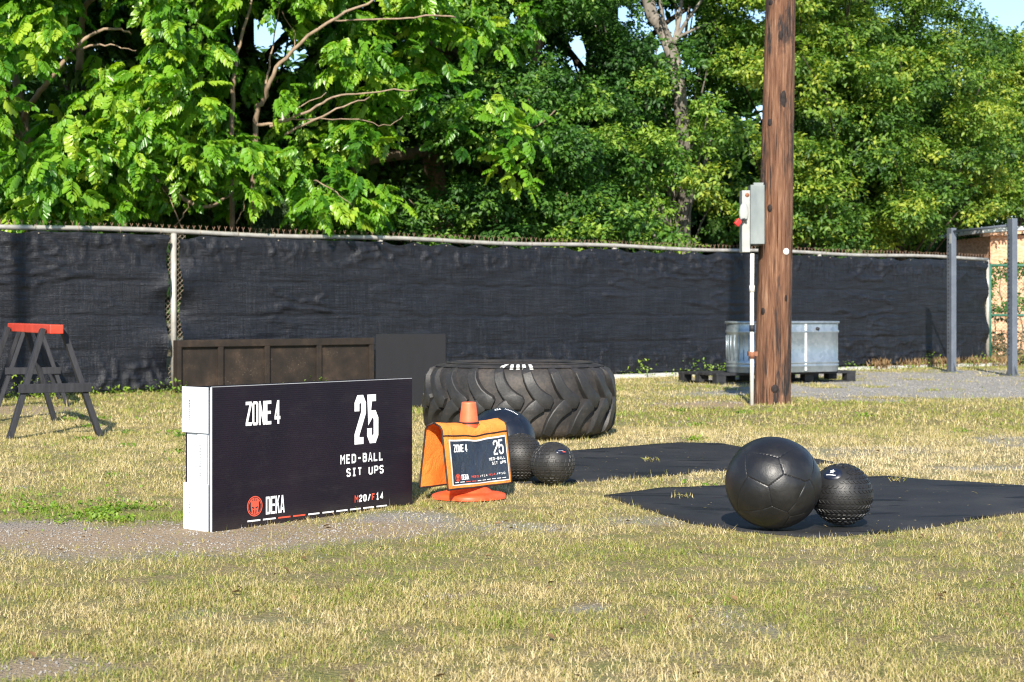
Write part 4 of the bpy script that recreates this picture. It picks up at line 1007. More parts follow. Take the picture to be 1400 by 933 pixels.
# ------------------------------------------------------------------ pull-up rack
r0 = G(1301, 509); r1 = G(1384, 514)
rk = thing('pull_up_rack', 'grey steel pull-up rack with drilled uprights at right', 'rack', (r0+r1)/2, math.atan2(r1.y-r0.y, r1.x-r0.x))
RL = (r1-r0).length; RH = 2.04
for ex in (-1, 1):
    x = ex*RL/2; mb = MB(); mb.box(x-.062, x+.062, -.04, .04, .012, RH+(.06 if ex > 0 else 0)); up = mb.build('upright', M['rack'], rk, False, .006)
    for i in range(30):
        z = .28+i*.055; mb = MB(); mb.tube([(x-.018, -.0405, z), (x-.018, -.0425, z)], .012, 8); h = mb.build('hole', M['dark'], up) if i == 0 else None
        if h: first = h
        else: link_copy(first, up, (0, 0, i*.055))
    mb = MB(); mb.box(x-.14, x+.14, -.11, .11, 0, .0115); mb.build('base_plate', M['rack'], rk)
    for sg in (-1, 1):
        mb = MB(); mb.add([(x+sg*.0625,-.006,.012),(x+sg*.135,-.006,.012),(x+sg*.0625,-.006,.15),(x+sg*.0625,.006,.012),(x+sg*.135,.006,.012),(x+sg*.0625,.006,.15)], [(0,1,2),(5,4,3),(0,3,4,1),(1,4,5,2),(2,5,3,0)]); mb.build('gusset', M['rack'], rk)
mb = MB(); mb.tube([(-RL/2+.063, 0, RH-.05), (RL/2-.063, 0, RH-.03)], .018, 12); mb.build('crossbar', M['rack'], rk, True)
mb = MB(); mb.box(RL/2*-1+.01, -RL/2+.055, -.0445, -.041, RH-.22, RH-.08); mb.build('sticker', M['boxpaint'], rk)

# slender post beside the photographer's left: its shadow falls on the fence
lp = thing('light_post', 'slender steel light post left of the lawn, throwing its shadow on the fence', 'post', (-5.43, 9.0, 0))
mb = MB(); mb.tube([(0,0,0),(0,0,4),(0,0,7.6)], [.066,.062,.056], 14); mb.build('shaft', M['galv'], lp, True)
mb = MB(); mb.box(-.11,.11,-.11,.11,0,.02); mb.build('base_plate', M['galv'], lp)
mb = MB(); mb.box(-.12,.12,-.45,.1,7.6,7.7); mb.build('lamp_head', M['galv'], lp, False, .01)

# ------------------------------------------------------------------ tractor tyre
TD = 11.58; tb = Vector(((710-700)/F*TD, TD, 0))
tyre = thing('tractor_tyre', 'big worn tractor tyre lying flat on the lawn with white paint marks', 'tyre', tb, 0)
R0, TZ = .628, .50
prof = [(.36,.06),(.40,.03),(.47,.008),(.55,.015),(.60,.04),(.622,.08),(.630,.16),(.634,.25),(.630,.34),(.622,.42),(.598,.465),(.55,.492),(.47,.508),(.40,.487),(.36,.455),(.345,.43),(.40,.40),(.50,.36),(.56,.25),(.50,.14),(.40,.10),(.345,.08)]
mb = MB(); mb.lathe(prof, 96, closed=True); mb.build('casing', M['tyre'], tyre, True)
for rr, zz in ((.575,.4815), (.50,.505), (.42,.496)):
    mb = MB(); mb.lathe([(rr-.008,zz+.001),(rr,zz+.006),(rr+.008,zz+.001)], 96); mb.build('sidewall_rib', M['tyre'], tyre, True)
def surf(z):                                                # casing radius at height z on the outer side
    zs = [p[1] for p in prof[2:13]]; rs = [p[0] for p in prof[2:13]]; return float(np.interp(z, zs, rs))
def lug_mesh(flip):
    path = [(-.012,.487),(.000,.455),(.012,.41),(.032,.365),(.062,.322),(.100,.285),(.142,.257),(.165,.246)]
    wid = [.056,.066,.070,.074,.080,.090,.096,.066]
    hgt = [.008,.026,.032,.034,.035,.036,.035,.026]
    vs = []; n = len(path)
    for i, (s, z) in enumerate(path):
        ds = path[min(i+1,n-1)][0]-path[max(i-1,0)][0]; dz = path[min(i+1,n-1)][1]-path[max(i-1,0)][1]; l = math.hypot(ds, dz); ns_, nz_ = -dz/l, ds/l
        for o_, hh in ((-.62,-.012),(-.48,hgt[i]*.90),(-.40,hgt[i]),(.40,hgt[i]),(.48,hgt[i]*.90),(.62,-.012)):
            S_ = s+ns_*wid[i]*o_; Z_ = z+nz_*wid[i]*o_; Z_ = min(.492, Z_)
            if flip: Z_ = .50-Z_
            zz = Z_; r = surf(min(max(zz, .03), .47))+hh
            if (Z_ > .47 or Z_ < .03): r = min(r, surf(Z_)+hh)
            a = S_/.66; vs.append((r*math.cos(a), r*math.sin(a), Z_))
    fs = [(i*6+j, i*6+j+1, (i+1)*6+j+1, (i+1)*6+j) for i in range(n-1) for j in range(5)]+[(0,1,2,3,4,5), tuple((n-1)*6+j for j in (5,4,3,2,1,0))]
    if not flip: pass
    mb = MB(); mb.add(vs, fs); return mb
NL = 21
lu = lug_mesh(False).build('lug', M['lug'], tyre, True); ll = lug_mesh(True).build('lug', M['lug'], tyre, True)
for o in (lu, ll):
    bm = bmesh.new(); bm.from_mesh(o.data); bmesh.ops.recalc_face_normals(bm, faces=bm.faces); bm.to_mesh(o.data); bm.free(); o.data.set_sharp_from_angle(angle=math.radians(28))
for i in range(NL):
    a = 2*math.pi*i/NL
    (lu if i == 0 else link_copy(lu, tyre)).rotation_euler = (0,0,a)
    (ll if i == 0 else link_copy(ll, tyre)).rotation_euler = (0,0,a+math.pi/NL+.06)
def chalk(a0, a1, b0, b1):
    mb = MB(); vs = []
    for k in range(6):
        t = k/5; r = .590-.10*t; a_ = a0+(b0-a0)*t; c_ = a1+(b1-a1)*t; z = float(np.interp(-r, [-.622,-.598,-.55,-.47], [.42,.465,.492,.508]))+.005
        vs += [(r*math.cos(a_), r*math.sin(a_), z), (r*math.cos(c_), r*math.sin(c_), z)]
    mb.add(vs, [(k*2, k*2+1, k*2+3, k*2+2) for k in range(5)]); mb.build('paint_mark', M['chalk'], tyre)
def ang_at(x): return -math.pi/2+math.asin(max(-1, min(1, ((x-700)/F*(TD-.6)-tb.x)/.6)))
for x, w, sl in ((683,3.2,9), (699,2.4,0), (708,2.4,0), (717,2.6,0), (727,2.6,0)): chalk(ang_at(x-w), ang_at(x+w), ang_at(x+sl-w), ang_at(x+sl+w))

# ------------------------------------------------------------------ rubber mats
def rubber_mat(label, poly, lift, seed):
    n = len(poly); c = sum((p for p in poly), Vector())/n; t = thing('rubber_mat', label, 'mat', c, 0)
    pts = [p-c for p in poly]; dense = []
    for i in range(n):
        a, b = pts[i], pts[(i+1)%n]
        for k in range(6): dense.append(a.lerp(b, k/6))
    m_ = len(dense); rr = 14; vs = []
    def zf(p, k):
        w = p+c; z = float(ground_z(np.array(w.x), np.array(w.y)))+.014
        for lx, ly, rad, hh in lift: 
            dd = math.hypot(w.x-lx, w.y-ly)/rad
            if dd < 1: z += hh*(1-dd)**2
        return z
    for k in range(rr+1):
        f = (k/rr); f = max(f, .02)
        for p in dense: q = p*f; vs.append((q.x, q.y, zf(q, k)))
    fs = [(k*m_+j, k*m_+(j+1)%m_, (k+1)*m_+(j+1)%m_, (k+1)*m_+j) for k in range(rr) for j in range(m_)]
    fs.append(tuple(range(m_))[::-1])
    o = len(vs); vs += [(p.x, p.y, zf(p, rr)-.012) for p in dense]
    fs += [(rr*m_+j, rr*m_+(j+1)%m_, o+(j+1)%m_, o+j) for j in range(m_)]
    mb = MB(); mb.add(vs, fs); ob = mb.build('sheet', M['mat'], t, True)
    bm = bmesh.new(); bm.from_mesh(ob.data); bmesh.ops.recalc_face_normals(bm, faces=bm.faces); bm.to_mesh(ob.data); bm.free()
    return t
rubber_mat('black rubber mat under the two front medicine balls', MAT1, [], 1)
rubber_mat('black rubber mat behind the cone with dark wet marks', MAT2, [], 2)
# tufts of dry grass lying on the mats
mb_i = 0
def tuft(x, y, lab):
    p = G(x, y); p.z = .016; t = thing('grass_tuft', lab, 'grass tuft', p); n = 20
    c = RNG.normal(0, 1, (n, 3))*np.array([.030,.022,0])+np.array([0,0,.008])+np.stack([np.zeros(n)]*2+[RNG.uniform(0,.012,n)], -1)
    V, T = diamonds(c, unit(n)*.9+np.array([0,0,.25]), unit(n), RNG.uniform(.02, .045, n), .09); np_mesh('blades', V, T, 3, M['grass'], t, {'tint': np.repeat(RNG.uniform(.1, .7, n), 2)}, 'stuff')
tuft(932, 687, 'small dry grass tuft on the front mat left of the big ball')
tuft(1228, 664, 'small dry grass tuft on the front mat right of the small ball')
tuft(887, 635, 'small dry grass tuft on the rear mat')

n = 900; X = RNG.uniform(-.1, 2.8, n); Y = RNG.uniform(6.2, 11, n); k = (inside(MAT1, X, Y) | inside(MAT2, X, Y)) & (RNG.random(n) < .25+1.2*(fbm(X*3, Y*3, 77)-.35)); X, Y = X[k], Y[k]; n = len(X)
c = np.stack([X, Y, ground_z(X, Y)+.0185], -1); ax_ = unit(n)*np.array([1, 1, .06]); V, T = diamonds(c, ax_, np.array([0, 0, 1.])+unit(n)*.15, RNG.uniform(.008, .028, n), .10, .02)
tag(np_mesh('grass_clippings', V, T, 3, M['grass'], None, {'tint': np.repeat(RNG.uniform(0, .45, n), 2)}, 'stuff'), 'scattered dry grass clippings lying on the black mats', 'clippings')

# ------------------------------------------------------------------ medicine and slam balls
def ico(sub, R):
    bm = bmesh.new(); bmesh.ops.create_icosphere(bm, subdivisions=sub, radius=1)
    V = np.array([v.co[:] for v in bm.verts]); Fc = np.array([[v.index for v in f.verts] for f in bm.faces]); bm.free(); return V, Fc
def panel_ball(name, label, loc, R, sites, mat, sy=1.0, sub=6, sw=.026):
    IV, IF = ico(sub, 1)
    t = thing(name, label, 'ball', loc)
    S = np.array(sites, float); S /= np.linalg.norm(S, axis=1, keepdims=True)
    dots = IV@S.T; order = np.sort(dots, 1); own = np.argmax(dots, 1)
    gap = np.arccos(np.clip(order[:,-2], -1, 1))-np.arccos(np.clip(order[:,-1], -1, 1))     # 0 on a seam
    lump = .006*(vnoise(IV[:,0]*2.5+9, IV[:,1]*2.5+IV[:,2]*1.7+9, 90)-.5)
    rad = R*(1+lump-.015*np.exp(-(gap/sw)**2)+.010*sstep(0, .40, gap))
    flat = np.array([1, 1, sy]); V = IV*rad[:,None]*flat
    V[:,2] = np.maximum(V[:,2]+R*sy, R*.012)               # rests a little flattened on the ground
    fo = np.argmax((dots[IF[:,0]]+dots[IF[:,1]]+dots[IF[:,2]]), 1)
    for k in range(len(S)):
        fs = IF[fo == k]
        if not len(fs): continue
        u_, inv = np.unique(fs, return_inverse=True); np_mesh('panel', V[u_], inv.reshape(-1, 3), 3, mat, t, None, None, True)
    return t
def sphere_pt(x, y, cx, cy, r):                            # point seen on a ball -> unit direction (x right, y away, z up)
    a = (x-cx)/r; b = -(y-cy)/r; q = a*a+b*b
    if q > .98: s = math.sqrt(.98/q); a *= s; b *= s; q = .98
    c = math.sqrt(1-q); v = Vector((a, -c, b))
    return v
def ball_frame(loc, v, R):                                 # turn a view-facing direction into the ball's own frame
    d = Vector((loc[0], loc[1], loc[2]+R-H)); az = math.atan2(d.x, d.y); el = math.atan2(-d.z, math.hypot(d.x, d.y))
    return Matrix.Rotation(-az, 3, 'Z') @ Matrix.Rotation(-el, 3, 'X') @ v
def spread_sites(fixed, n):
    pts = list(np.array(f) for f in fixed); nf = len(pts); pts += [unit(1)[0] for i in range(n)]; pts = np.array(pts)
    for it in range(200):
        d = pts[:,None]-pts[None]; q = (d**2).sum(-1)+1e-3; np.fill_diagonal(q, 1e9); f = (d/q[...,None]**1.5).sum(1)
        pts[nf:] += .02*f[nf:]; pts /= np.linalg.norm(pts, axis=1, keepdims=True)
    return pts
BR = .1825; bl = Vector(((1057-700)/F*6.47, 6.47, .018))
fx_ = [ball_frame(bl, sphere_pt(x, y, 475, 445, 400), BR) for x, y in ((588,520), (312,560), (420,320), (650,265), (860,490), (430,770), (705,760), (140,430), (500,130))]
panel_ball('medicine_ball', 'big black leather medicine ball with stitched panels on the front mat', bl, BR, spread_sites(fx_, 7), M['leather'], .965, 7, .013)
nl = Vector(((685-700)/F*8.60, 8.60, .016))
RNG2 = 0
nb = panel_ball('medicine_ball', 'navy medicine ball with white print, mostly hidden behind the cone sign', nl, .176, spread_sites([ball_frame(nl, Vector(v), .176) for v in ((-.30,-.92,.25), (.42,-.86,.28), (.05,-.55,.83), (.85,-.4,.3))], 8), M['navyleather'], .98)

STROKES = {
 'Z': [[(0,1),(1,1),(0,0),(1,0)]], 'O': [[(0,.12),(0,.88),(.28,1),(.72,1),(1,.88),(1,.12),(.72,0),(.28,0),(0,.12)]], 'N': [[(0,0),(0,1),(1,0),(1,1)]],
 'E': [[(1,1),(0,1),(0,0),(1,0)], [(0,.51),(.86,.51)]], '4': [[(.72,0),(.72,1),(0,.28),(1.08,.28)]],
 '2': [[(0,.70),(0,.88),(.28,1),(.72,1),(1,.88),(1,.66),(0,.14),(0,0),(1,0)]],
 '5': [[(1,1),(.02,1),(.02,.52),(.28,.62),(.72,.62),(1,.50),(1,.12),(.72,0),(.28,0),(0,.12),(0,.28)]],
 'D': [[(0,0),(0,1),(.65,1),(1,.85),(1,.15),(.65,0),(0,0)]], 'K': [[(0,0),(0,1)], [(1,1),(.12,.46)], [(.36,.62),(1,0)]],
 'A': [[(0,0),(.5,1),(1,0)], [(.2,.33),(.8,.33)]], 'M': [[(0,0),(0,1),(.5,.42),(1,1),(1,0)]], '-': [[(.1,.5),(.9,.5)]],
 'B': [[(0,0),(0,1),(.7,1),(.93,.88),(.93,.66),(.7,.53),(0,.53)], [(.68,.53),(1,.40),(1,.13),(.72,0),(0,0)]], 'L': [[(0,1),(0,0),(1,0)]],
 'S': [[(1,.82),(.8,1),(.2,1),(0,.86),(0,.66),(.2,.55),(.8,.46),(1,.34),(1,.14),(.8,0),(.2,0),(0,.18)]], 'I': [[(.5,0),(.5,1)], [(.1,1),(.9,1)], [(.1,0),(.9,0)]],
 'T': [[(0,1),(1,1)], [(.5,1),(.5,0)]], 'U': [[(0,1),(0,.15),(.22,0),(.78,0),(1,.15),(1,1)]], 'P': [[(0,0),(0,1),(.75,1),(1,.88),(1,.6),(.75,.47),(0,.47)]],
 '0': [[(0,.15),(0,.85),(.25,1),(.75,1),(1,.85),(1,.15),(.75,0),(.25,0),(0,.15)]], '/': [[(.05,-.06),(.95,1.06)]], 'F': [[(0,0),(0,1),(1,1)], [(0,.5),(.8,.5)]], '1': [[(.12,.80),(.5,1),(.5,0)], [(.1,0),(.9,0)]]}
POLY = {
 'D': [[(0,0),(.33,0),(.33,1),(0,1)], [(.66,.13),(1,.13),(1,.87),(.66,.87)], [(.32,.86),(1,.86),(.8,1),(.32,1)], [(.32,0),(.8,0),(1,.14),(.32,.14)]],
 'O': [[(0,.10),(.33,.10),(.33,.90),(0,.90)], [(.67,.10),(1,.10),(1,.90),(.67,.90)], [(0,.88),(1,.88),(1,.90),(.8,1),(.2,1),(0,.90)], [(0,.12),(0,.10),(.2,0),(.8,0),(1,.10),(1,.12)]],
 'N': [[(0,0),(.3,0),(.3,1),(0,1)], [(.7,0),(1,0),(1,1),(.7,1)], [(.28,1),(.28,.58),(.72,0),(.72,.42)]],
 'Z': [[(0,.86),(1,.86),(1,1),(0,1)], [(0,0),(1,0),(1,.14),(0,.14)], [(.62,.87),(1,.87),(.38,.13),(0,.13)]],
 'E': [[(0,0),(.34,0),(.34,1),(0,1)], [(.33,.86),(1,.86),(1,1),(.33,1)], [(.33,0),(1,0),(1,.14),(.33,.14)], [(.33,.44),(.92,.44),(.92,.57),(.33,.57)]],
 'K': [[(0,0),(.32,0),(.32,1),(0,1)], [(.31,.34),(.31,.60),(.68,1),(1,1)], [(.42,.60),(.62,.72),(1,0),(.66,0)]],
 'A': [[(0,0),(.28,0),(.60,1),(.34,1)], [(1,0),(.72,0),(.40,1),(.66,1)], [(.2,.17),(.8,.17),(.76,.30),(.24,.30)]],
 '4': [[(.50,0),(.82,0),(.82,1),(.50,1)], [(0,.32),(.28,.32),(.51,.78),(.51,1),(.46,1)], [(0,.19),(1,.19),(1,.33),(0,.33)]],
 'm': [[(0,0),(.2,0),(.2,1),(0,1)], [(.8,0),(1,0),(1,1),(.8,1)], [(.19,1),(.19,.72),(.5,.34),(.5,.62)], [(.81,1),(.5,.62),(.5,.34),(.81,.72)]],
 'l': [[(0,0),(.22,0),(.5,1.0),(.5,1),(.38,1)], [(1,0),(.78,0),(.5,1),(.62,1)], [(.17,.20),(.83,.20),(.79,.35),(.21,.35)]]}
def stroke(mb, pts, t, z, tz=None):
    """thick polyline in the x-y plane at height z, mitred; t = width"""
    pts = [Vector(p) for p in pts]; n = len(pts); closed = (pts[0]-pts[-1]).length < 1e-6; L = []; R = []
    for i in range(n):
        if closed and i in (0, n-1): a, b, c = pts[-2], pts[0], pts[1]
        else: a, b, c = pts[max(i-1,0)], pts[i], pts[min(i+1,n-1)]
        d1 = (b-a) if (b-a).length > 1e-9 else (c-b); d2 = (c-b) if (c-b).length > 1e-9 else (b-a); d1 = d1.normalized(); d2 = d2.normalized()
        n1 = Vector((-d1.y, d1.x)); n2 = Vector((-d2.y, d2.x)); m_ = (n1+n2)
        m_ = m_.normalized() if m_.length > 1e-6 else n1
        k = min(1/max(.35, m_.dot(n1)), 2.2); L.append(b+m_*t/2*k); R.append(b-m_*t/2*k)
    mb.add([(*p, z) for q in zip(L, R) for p in q], [(2*i+1, 2*i+3, 2*i+2, 2*i) for i in range(n-1)])
def text_mb(text, w, h, gapf, t, spacef=.55, hscale=None):
    heavy = text in ('ZONE 4', 'DEKA')
    """lettering filling w x h from (0,0); t = stroke width"""
    n = sum(1 for c in text if c != ' '); ns_ = sum(1 for c in text if c == ' ')
    cw = w/(n+ns_*spacef+gapf*(len(text)-1)); mb = MB(); x = 0; q = 0
    for c in text:
        if c == ' ': x += cw*(spacef+gapf); continue
        key_ = c if heavy else {'M': 'm', 'A': 'l'}.get(c, None)
        if key_ in POLY:
            for pl in POLY[key_]:
                q += 1; mb.add([(x+px*cw, py*h, .00012*(q % 5)) for px, py in pl], [tuple(range(len(pl)))])
            x += cw*(1+gapf); continue
        for st in STROKES[c]:
            q += 1; stroke(mb, [(x+t/2+px*(cw-t), t/2+py*(h-t)) for px, py in st], t, .00012*(q % 5))
        x += cw*(1+gapf)
    return mb
def put(mb, name, mat, parent, M4):
    mb.v = [tuple(M4 @ Vector(v)) for v in mb.v]; return mb.build(name, mat, parent)

def slam_ball(label, loc, R, pattern, mat, badge, badge_dir, sy=1.0):
    t = thing('slam_ball', label, 'ball', loc)
    V, Fc = ico(5, 1); v = V*R*np.array([1, 1, sy]); v[:,2] = np.maximum(v[:,2]+R*sy, R*.015); core = np_mesh('core', v, Fc, 3, mat, t, None, None, True)
    mb = MB(); bd = Vector(badge_dir) if badge_dir else None
    # raised blocks in rings
    def block(th, ph, dth, dph, sk, hgt):
        n_ = Vector((math.cos(ph)*math.cos(th), math.cos(ph)*math.sin(th), math.sin(ph)))
        if bd is not None and n_.angle(bd) < .42: return
        vs = []
        for rr, q in ((R*.99, 1.0), (R+hgt, .72)):
            for sx, sy_ in ((-1,-1),(1,-1),(1,1),(-1,1)):
                p2 = ph+sy_*dph*q; t2 = th+(sx*dth*q+sk*sy_*dph*q)/max(.25, math.cos(ph))
                z = rr*math.sin(p2); vs.append((rr*math.cos(p2)*math.cos(t2), rr*math.cos(p2)*math.sin(t2), max(.001, z*sy+R*sy)))
        mb.add(vs, [(4,5,6,7),(0,1,5,4),(1,2,6,5),(2,3,7,6),(3,0,4,7)])
    if pattern == 'chevron':
        nr = 19
        for i in range(nr):
            ph = -math.pi/2+math.pi*(i+.5)/nr
            nb_ = max(5, int(40*math.cos(ph)))
            for k in range(nb_): block(2*math.pi*(k+.5*(i % 2))/nb_, ph, .050, .060, .9 if i % 2 else -.9, .0030)
    else:
        nr = 17
        for i in range(nr):
            ph = -math.pi/2+math.pi*(i+.5)/nr; nb_ = max(5, int(26*math.cos(ph)))
            for k in range(nb_): block(2*math.pi*(k+.5*(i % 2))/nb_, ph, .100, .078, .15, .0025)
    o = mb.build('tread', mat, t, kind='stuff'); return t, o
def oval_badge(t, R, d, rx, ry, mat, sy=1):
    d = Vector(d).normalized(); q = d.to_track_quat('Z', 'Y').to_matrix().to_4x4(); q.translation = Vector((d.x*R, d.y*R, d.z*R*sy+R*sy))
    mb = MB(); nr = 6; vs = []; n = 28
    for k in range(nr+1):
        f = k/nr
        for j in range(n):
            a = 2*math.pi*j/n; x, y = rx*f*math.cos(a), ry*f*math.sin(a); vs.append(q @ Vector((x, y, math.sqrt(max(0, R*R-x*x-y*y))-R+.0045-(.004 if k == nr else 0))))
    mb.add(vs, [(k*n+j, k*n+(j+1)%n, (k+1)*n+(j+1)%n, (k+1)*n+j) for k in range(nr) for j in range(n)]); return mb.build('badge', mat, t, True), q
def curved(mbx, R, q, off=.0056):
    mbx.v = [tuple(q @ Vector((x, y, math.sqrt(max(0, R*R-x*x-y*y))-R+off+z))) for x, y, z in mbx.v]; return mbx
def upright_quat(d):                                       # z along d, y as near up as possible
    z = Vector(d).normalized(); x = Vector((0,0,1)).cross(z).normalized(); y = z.cross(x); return Matrix(((x.x,y.x,z.x,0),(x.y,y.y,z.y,0),(x.z,y.z,z.z,0),(0,0,0,1)))
# front slam ball
SR = .119; sl = Vector(((1151-700)/F*6.58, 6.58, .018))
bdir = ball_frame(sl, sphere_pt(962, 388, 1041, 560, 256), SR)
t, _ = slam_ball('black studded slam ball with a star badge beside the big ball', sl, SR, 'chevron', M['rubber'], True, bdir)
bdg, q = oval_badge(t, SR, bdir, .040, .030, M['badge'])
q = upright_quat(bdir); q.translation = Vector((bdir.x*SR, bdir.y*SR, bdir.z*SR+SR))
mb = MB(); pts = []
for i in range(10): a = math.pi/2+2*math.pi*i/10; r = .0125 if i % 2 == 0 else .0055; pts.append((r*math.cos(a), r*math.sin(a)+.006, 0))
mb.add([(0,.006,0)]+pts, [(0, 1+i, 1+(i+1)%10) for i in range(10)]); curved(mb, SR, q).build('star', M['print_white'], bdg)
mb = MB()
for i in range(8): mb.add([(-.019+i*.005, -.014, 0), (-.019+i*.005+.0035, -.014, 0), (-.019+i*.005+.0035, -.0095, 0), (-.019+i*.005, -.0095, 0)], [(0,1,2,3)])
curved(mb, SR, q).build('lettering', M['print_white'], bdg)
# rear slam balls
s2 = Vector(((711-700)/F*8.33, 8.33, .016)); t, _ = slam_ball('black slam ball with chevron tread squeezed between the navy ball and the cone', s2, .116, 'chevron', M['rubber2'], False, None)
s3 = Vector(((755.5-700)/F*8.16, 8.16, .016)); bd3 = ball_frame(s3, sphere_pt(880, 588, 828, 662, 135), .108)
t, _ = slam_ball('smallest dusty black slam ball with a block pattern beside the cone', s3, .108, 'brick', M['rubber2'], True, bd3, .94)
bdg, q = oval_badge(t, .108, bd3, .030, .016, M['badge'], .94); q = upright_quat(bd3); q.translation = Vector((bd3.x*.108, bd3.y*.108, bd3.z*.108*.94+.108*.94))
mb = MB(); mb.add([(.004,-.007,0),(.020,-.007,0),(.020,-.002,0),(.004,-.002,0)], [(0,1,2,3)]); curved(mb, .108, q).build('red_mark', M['print_red'], bdg)
mb = MB(); mb.add([(-.018,.001,0),(.010,.001,0),(.010,.004,0),(-.018,.004,0)], [(0,1,2,3)]); curved(mb, .108, q).build('white_mark', M['print_grey'], bdg)
# white print on the navy ball
nd = ball_frame(nl, sphere_pt(690, 566, 685, 607, 47), .176); q = upright_quat(nd); q.translation = Vector((nd.x*.176, nd.y*.176, nd.z*.176+.176))
mb = text_mb('ALL', .034, .020, .25, .005); mb.v = [(x-.050, y+.004, z) for x, y, z in mb.v]; curved(mb, .176, q, .004).build('lettering', M['print_white'], nb)
mb = MB()
for i in range(9): mb.add([(.000+i*.007, .006-i*.0045, 0), (.0035+i*.007, .004-i*.0045, 0), (.010+i*.007, .012-i*.0045, 0), (.0065+i*.007, .014-i*.0045, 0)], [(0,1,2,3)])
curved(mb, .176, q, .004).build('lettering', M['print_white'], nb)

# ------------------------------------------------------------------ zone sign
SU = Vector((.641, .767, 0)).normalized(); SV = Vector((-SU.y, SU.x, 0)); so = G(290, 728)
SL, SDp, SH = 1.124, .158, .559
sg = thing('zone_sign', 'black boxed ZONE 4 sign with white end on the lawn at left', 'sign', so, math.atan2(SU.y, SU.x))
mb = MB(); mb.box(.0, SL, .0, .006, .0, SH); fp = mb.build('front_panel', M['signface'], sg)
mb = MB(); mb.box(-.0045, -.0002, -.0004, .0064, .0, SH+.0005); mb.build('front_edge', M['signwhite'], sg)
mb = MB(); mb.box(.0, SL, .0005, .0058, SH+.0002, SH+.003); mb.build('top_edge', M['print_grey'], sg)
mb = MB(); mb.box(.0, SL, SDp-.006, SDp, .0, SH-.002); mb.build('back_panel', M['signface'], sg)
mb = MB(); mb.box(.001, SL-.001, .0065, SDp-.0065, SH-.010, SH-.004); mb.build('top_panel', M['signface'], sg)
mb = MB(); mb.box(SL-.008, SL-.002, .0065, SDp-.0065, 0, SH-.011); mb.build('end_panel', M['signwhite'], sg)
mb = MB(); mb.box(-.0020, .0008, .0066, .0145, .0, SH-.002); mb.build('gap_strip', M['print_black'], sg)  # black strip: the gap behind the front edge, its shade put into colour
# white interlocking end: upper and lower flaps folded over a recessed middle
zt1, zb1 = SH*.68, SH*.33
mb = MB(); mb.box(-.010, -.004, .0150, SDp+.012, zt1, SH); mb.build('upper_flap', M['signwhite'], sg, False, .001)
mb = MB(); mb.box(-.010, -.004, .0150, SDp+.004, .0, zb1); mb.build('lower_flap', M['signwhite'], sg, False, .001)
mb = MB(); mb.box(.0010, .006, .0150, SDp-.007, .001, SH-.012); mb.build('middle_panel', M['signwhite'], sg)
mb = MB(); mb.box(-.009, -.0045, .020, .078, zb1-.012, zt1-.004); mb.build('tab', M['signwhite'], sg, False, .0015)
for (y, z0, z1, x) in ((.120, zt1+.05, SH-.05, -.0112), (.137, zt1+.09, SH-.10, -.0112), (.058, zb1+.03, zt1-.05, -.0102), (.118, .05, zb1-.06, -.0112), (.132, .09, zb1-.1, -.0112)):
    mb = MB(); z = z0
    while z < z1: h_ = rnd.uniform(.004, .011); mb.box(x-.0002, x, y, y+rnd.uniform(.002, .004), z, z+h_*.6); z += h_+.0022
    mb.build('small_print', M['print_black'], sg)
def on_sign(zx, zy):                                       # enlarged-photo coordinates -> (along, up) on the front
    x = 240+zx*.27864; y = 480+zy*.27864; k = (x-700)/F; a = (k*so.y-so.x)/(SU.x-k*SU.y); d = so.y+SU.y*a; return a, H-(y-HZ)/F*d
FRONT = Matrix(((1,0,0,0),(0,0,-1,-.0012),(0,1,0,0),(0,0,0,1)))
def sign_text(txt, x0, yt0, x1, yb1, gapf, tf, mat, spacef=.5, yb0=None):
    a0, t0 = on_sign(x0, yt0); a1, b1 = on_sign(x1, yb1); h_ = t0-b1
    mb = text_mb(txt, a1-a0, h_, gapf, tf*h_, spacef); put(mb, 'lettering', mat, fp, FRONT @ Matrix.Translation((a0, b1, 0)))
sign_text('ZONE 4', 343, 250, 513, 357, .10, .155, M['print_white'], .35)
sign_text('25', 877, 218, 994, 450, .10, .14, M['print_white'])
sign_text('MED-BALL', 808, 511, 1018, 537, .26, .20, M['print_white'])
sign_text('SIT UPS', 837, 577, 1020, 600, .26, .20, M['print_white'], 1.0)
sign_text('DEKA', 442, 716, 534, 792, .08, .165, M['print_white'])
a0, t0 = on_sign(878, 709); a1, b1 = on_sign(1023, 727)
cwid = (a1-a0)/7*1.0
for i, c in enumerate('M20/F14'):
    mb = text_mb(c, cwid*.80, t0-b1, .2, .22*(t0-b1)); put(mb, 'lettering', M['print_red'] if c in 'MF' else M['print_white'], fp, FRONT @ Matrix.Translation((a0+i*cwid, b1, 0)))
DX = [(352,415),(428,490),(503,563),(576,636),(650,705),(720,775),(788,843),(855,908),(920,972),(985,1036)]
for i, (x0, x1) in enumerate(DX):
    yy = lambda x: 833-(x-383)*(833-761)/(1010-383)
    p, q_ = on_sign(x0, yy(x0)), on_sign(x1, yy(x1)); mb = MB(); mb.add([(p[0],-.0012,p[1]-.0032),(q_[0],-.0012,q_[1]-.0032),(q_[0],-.0012,q_[1]+.0032),(p[0],-.0012,p[1]+.0032)], [(0,1,2,3)]); mb.build('dash', M['print_red'] if i in (2,3) else M['print_white'], fp)
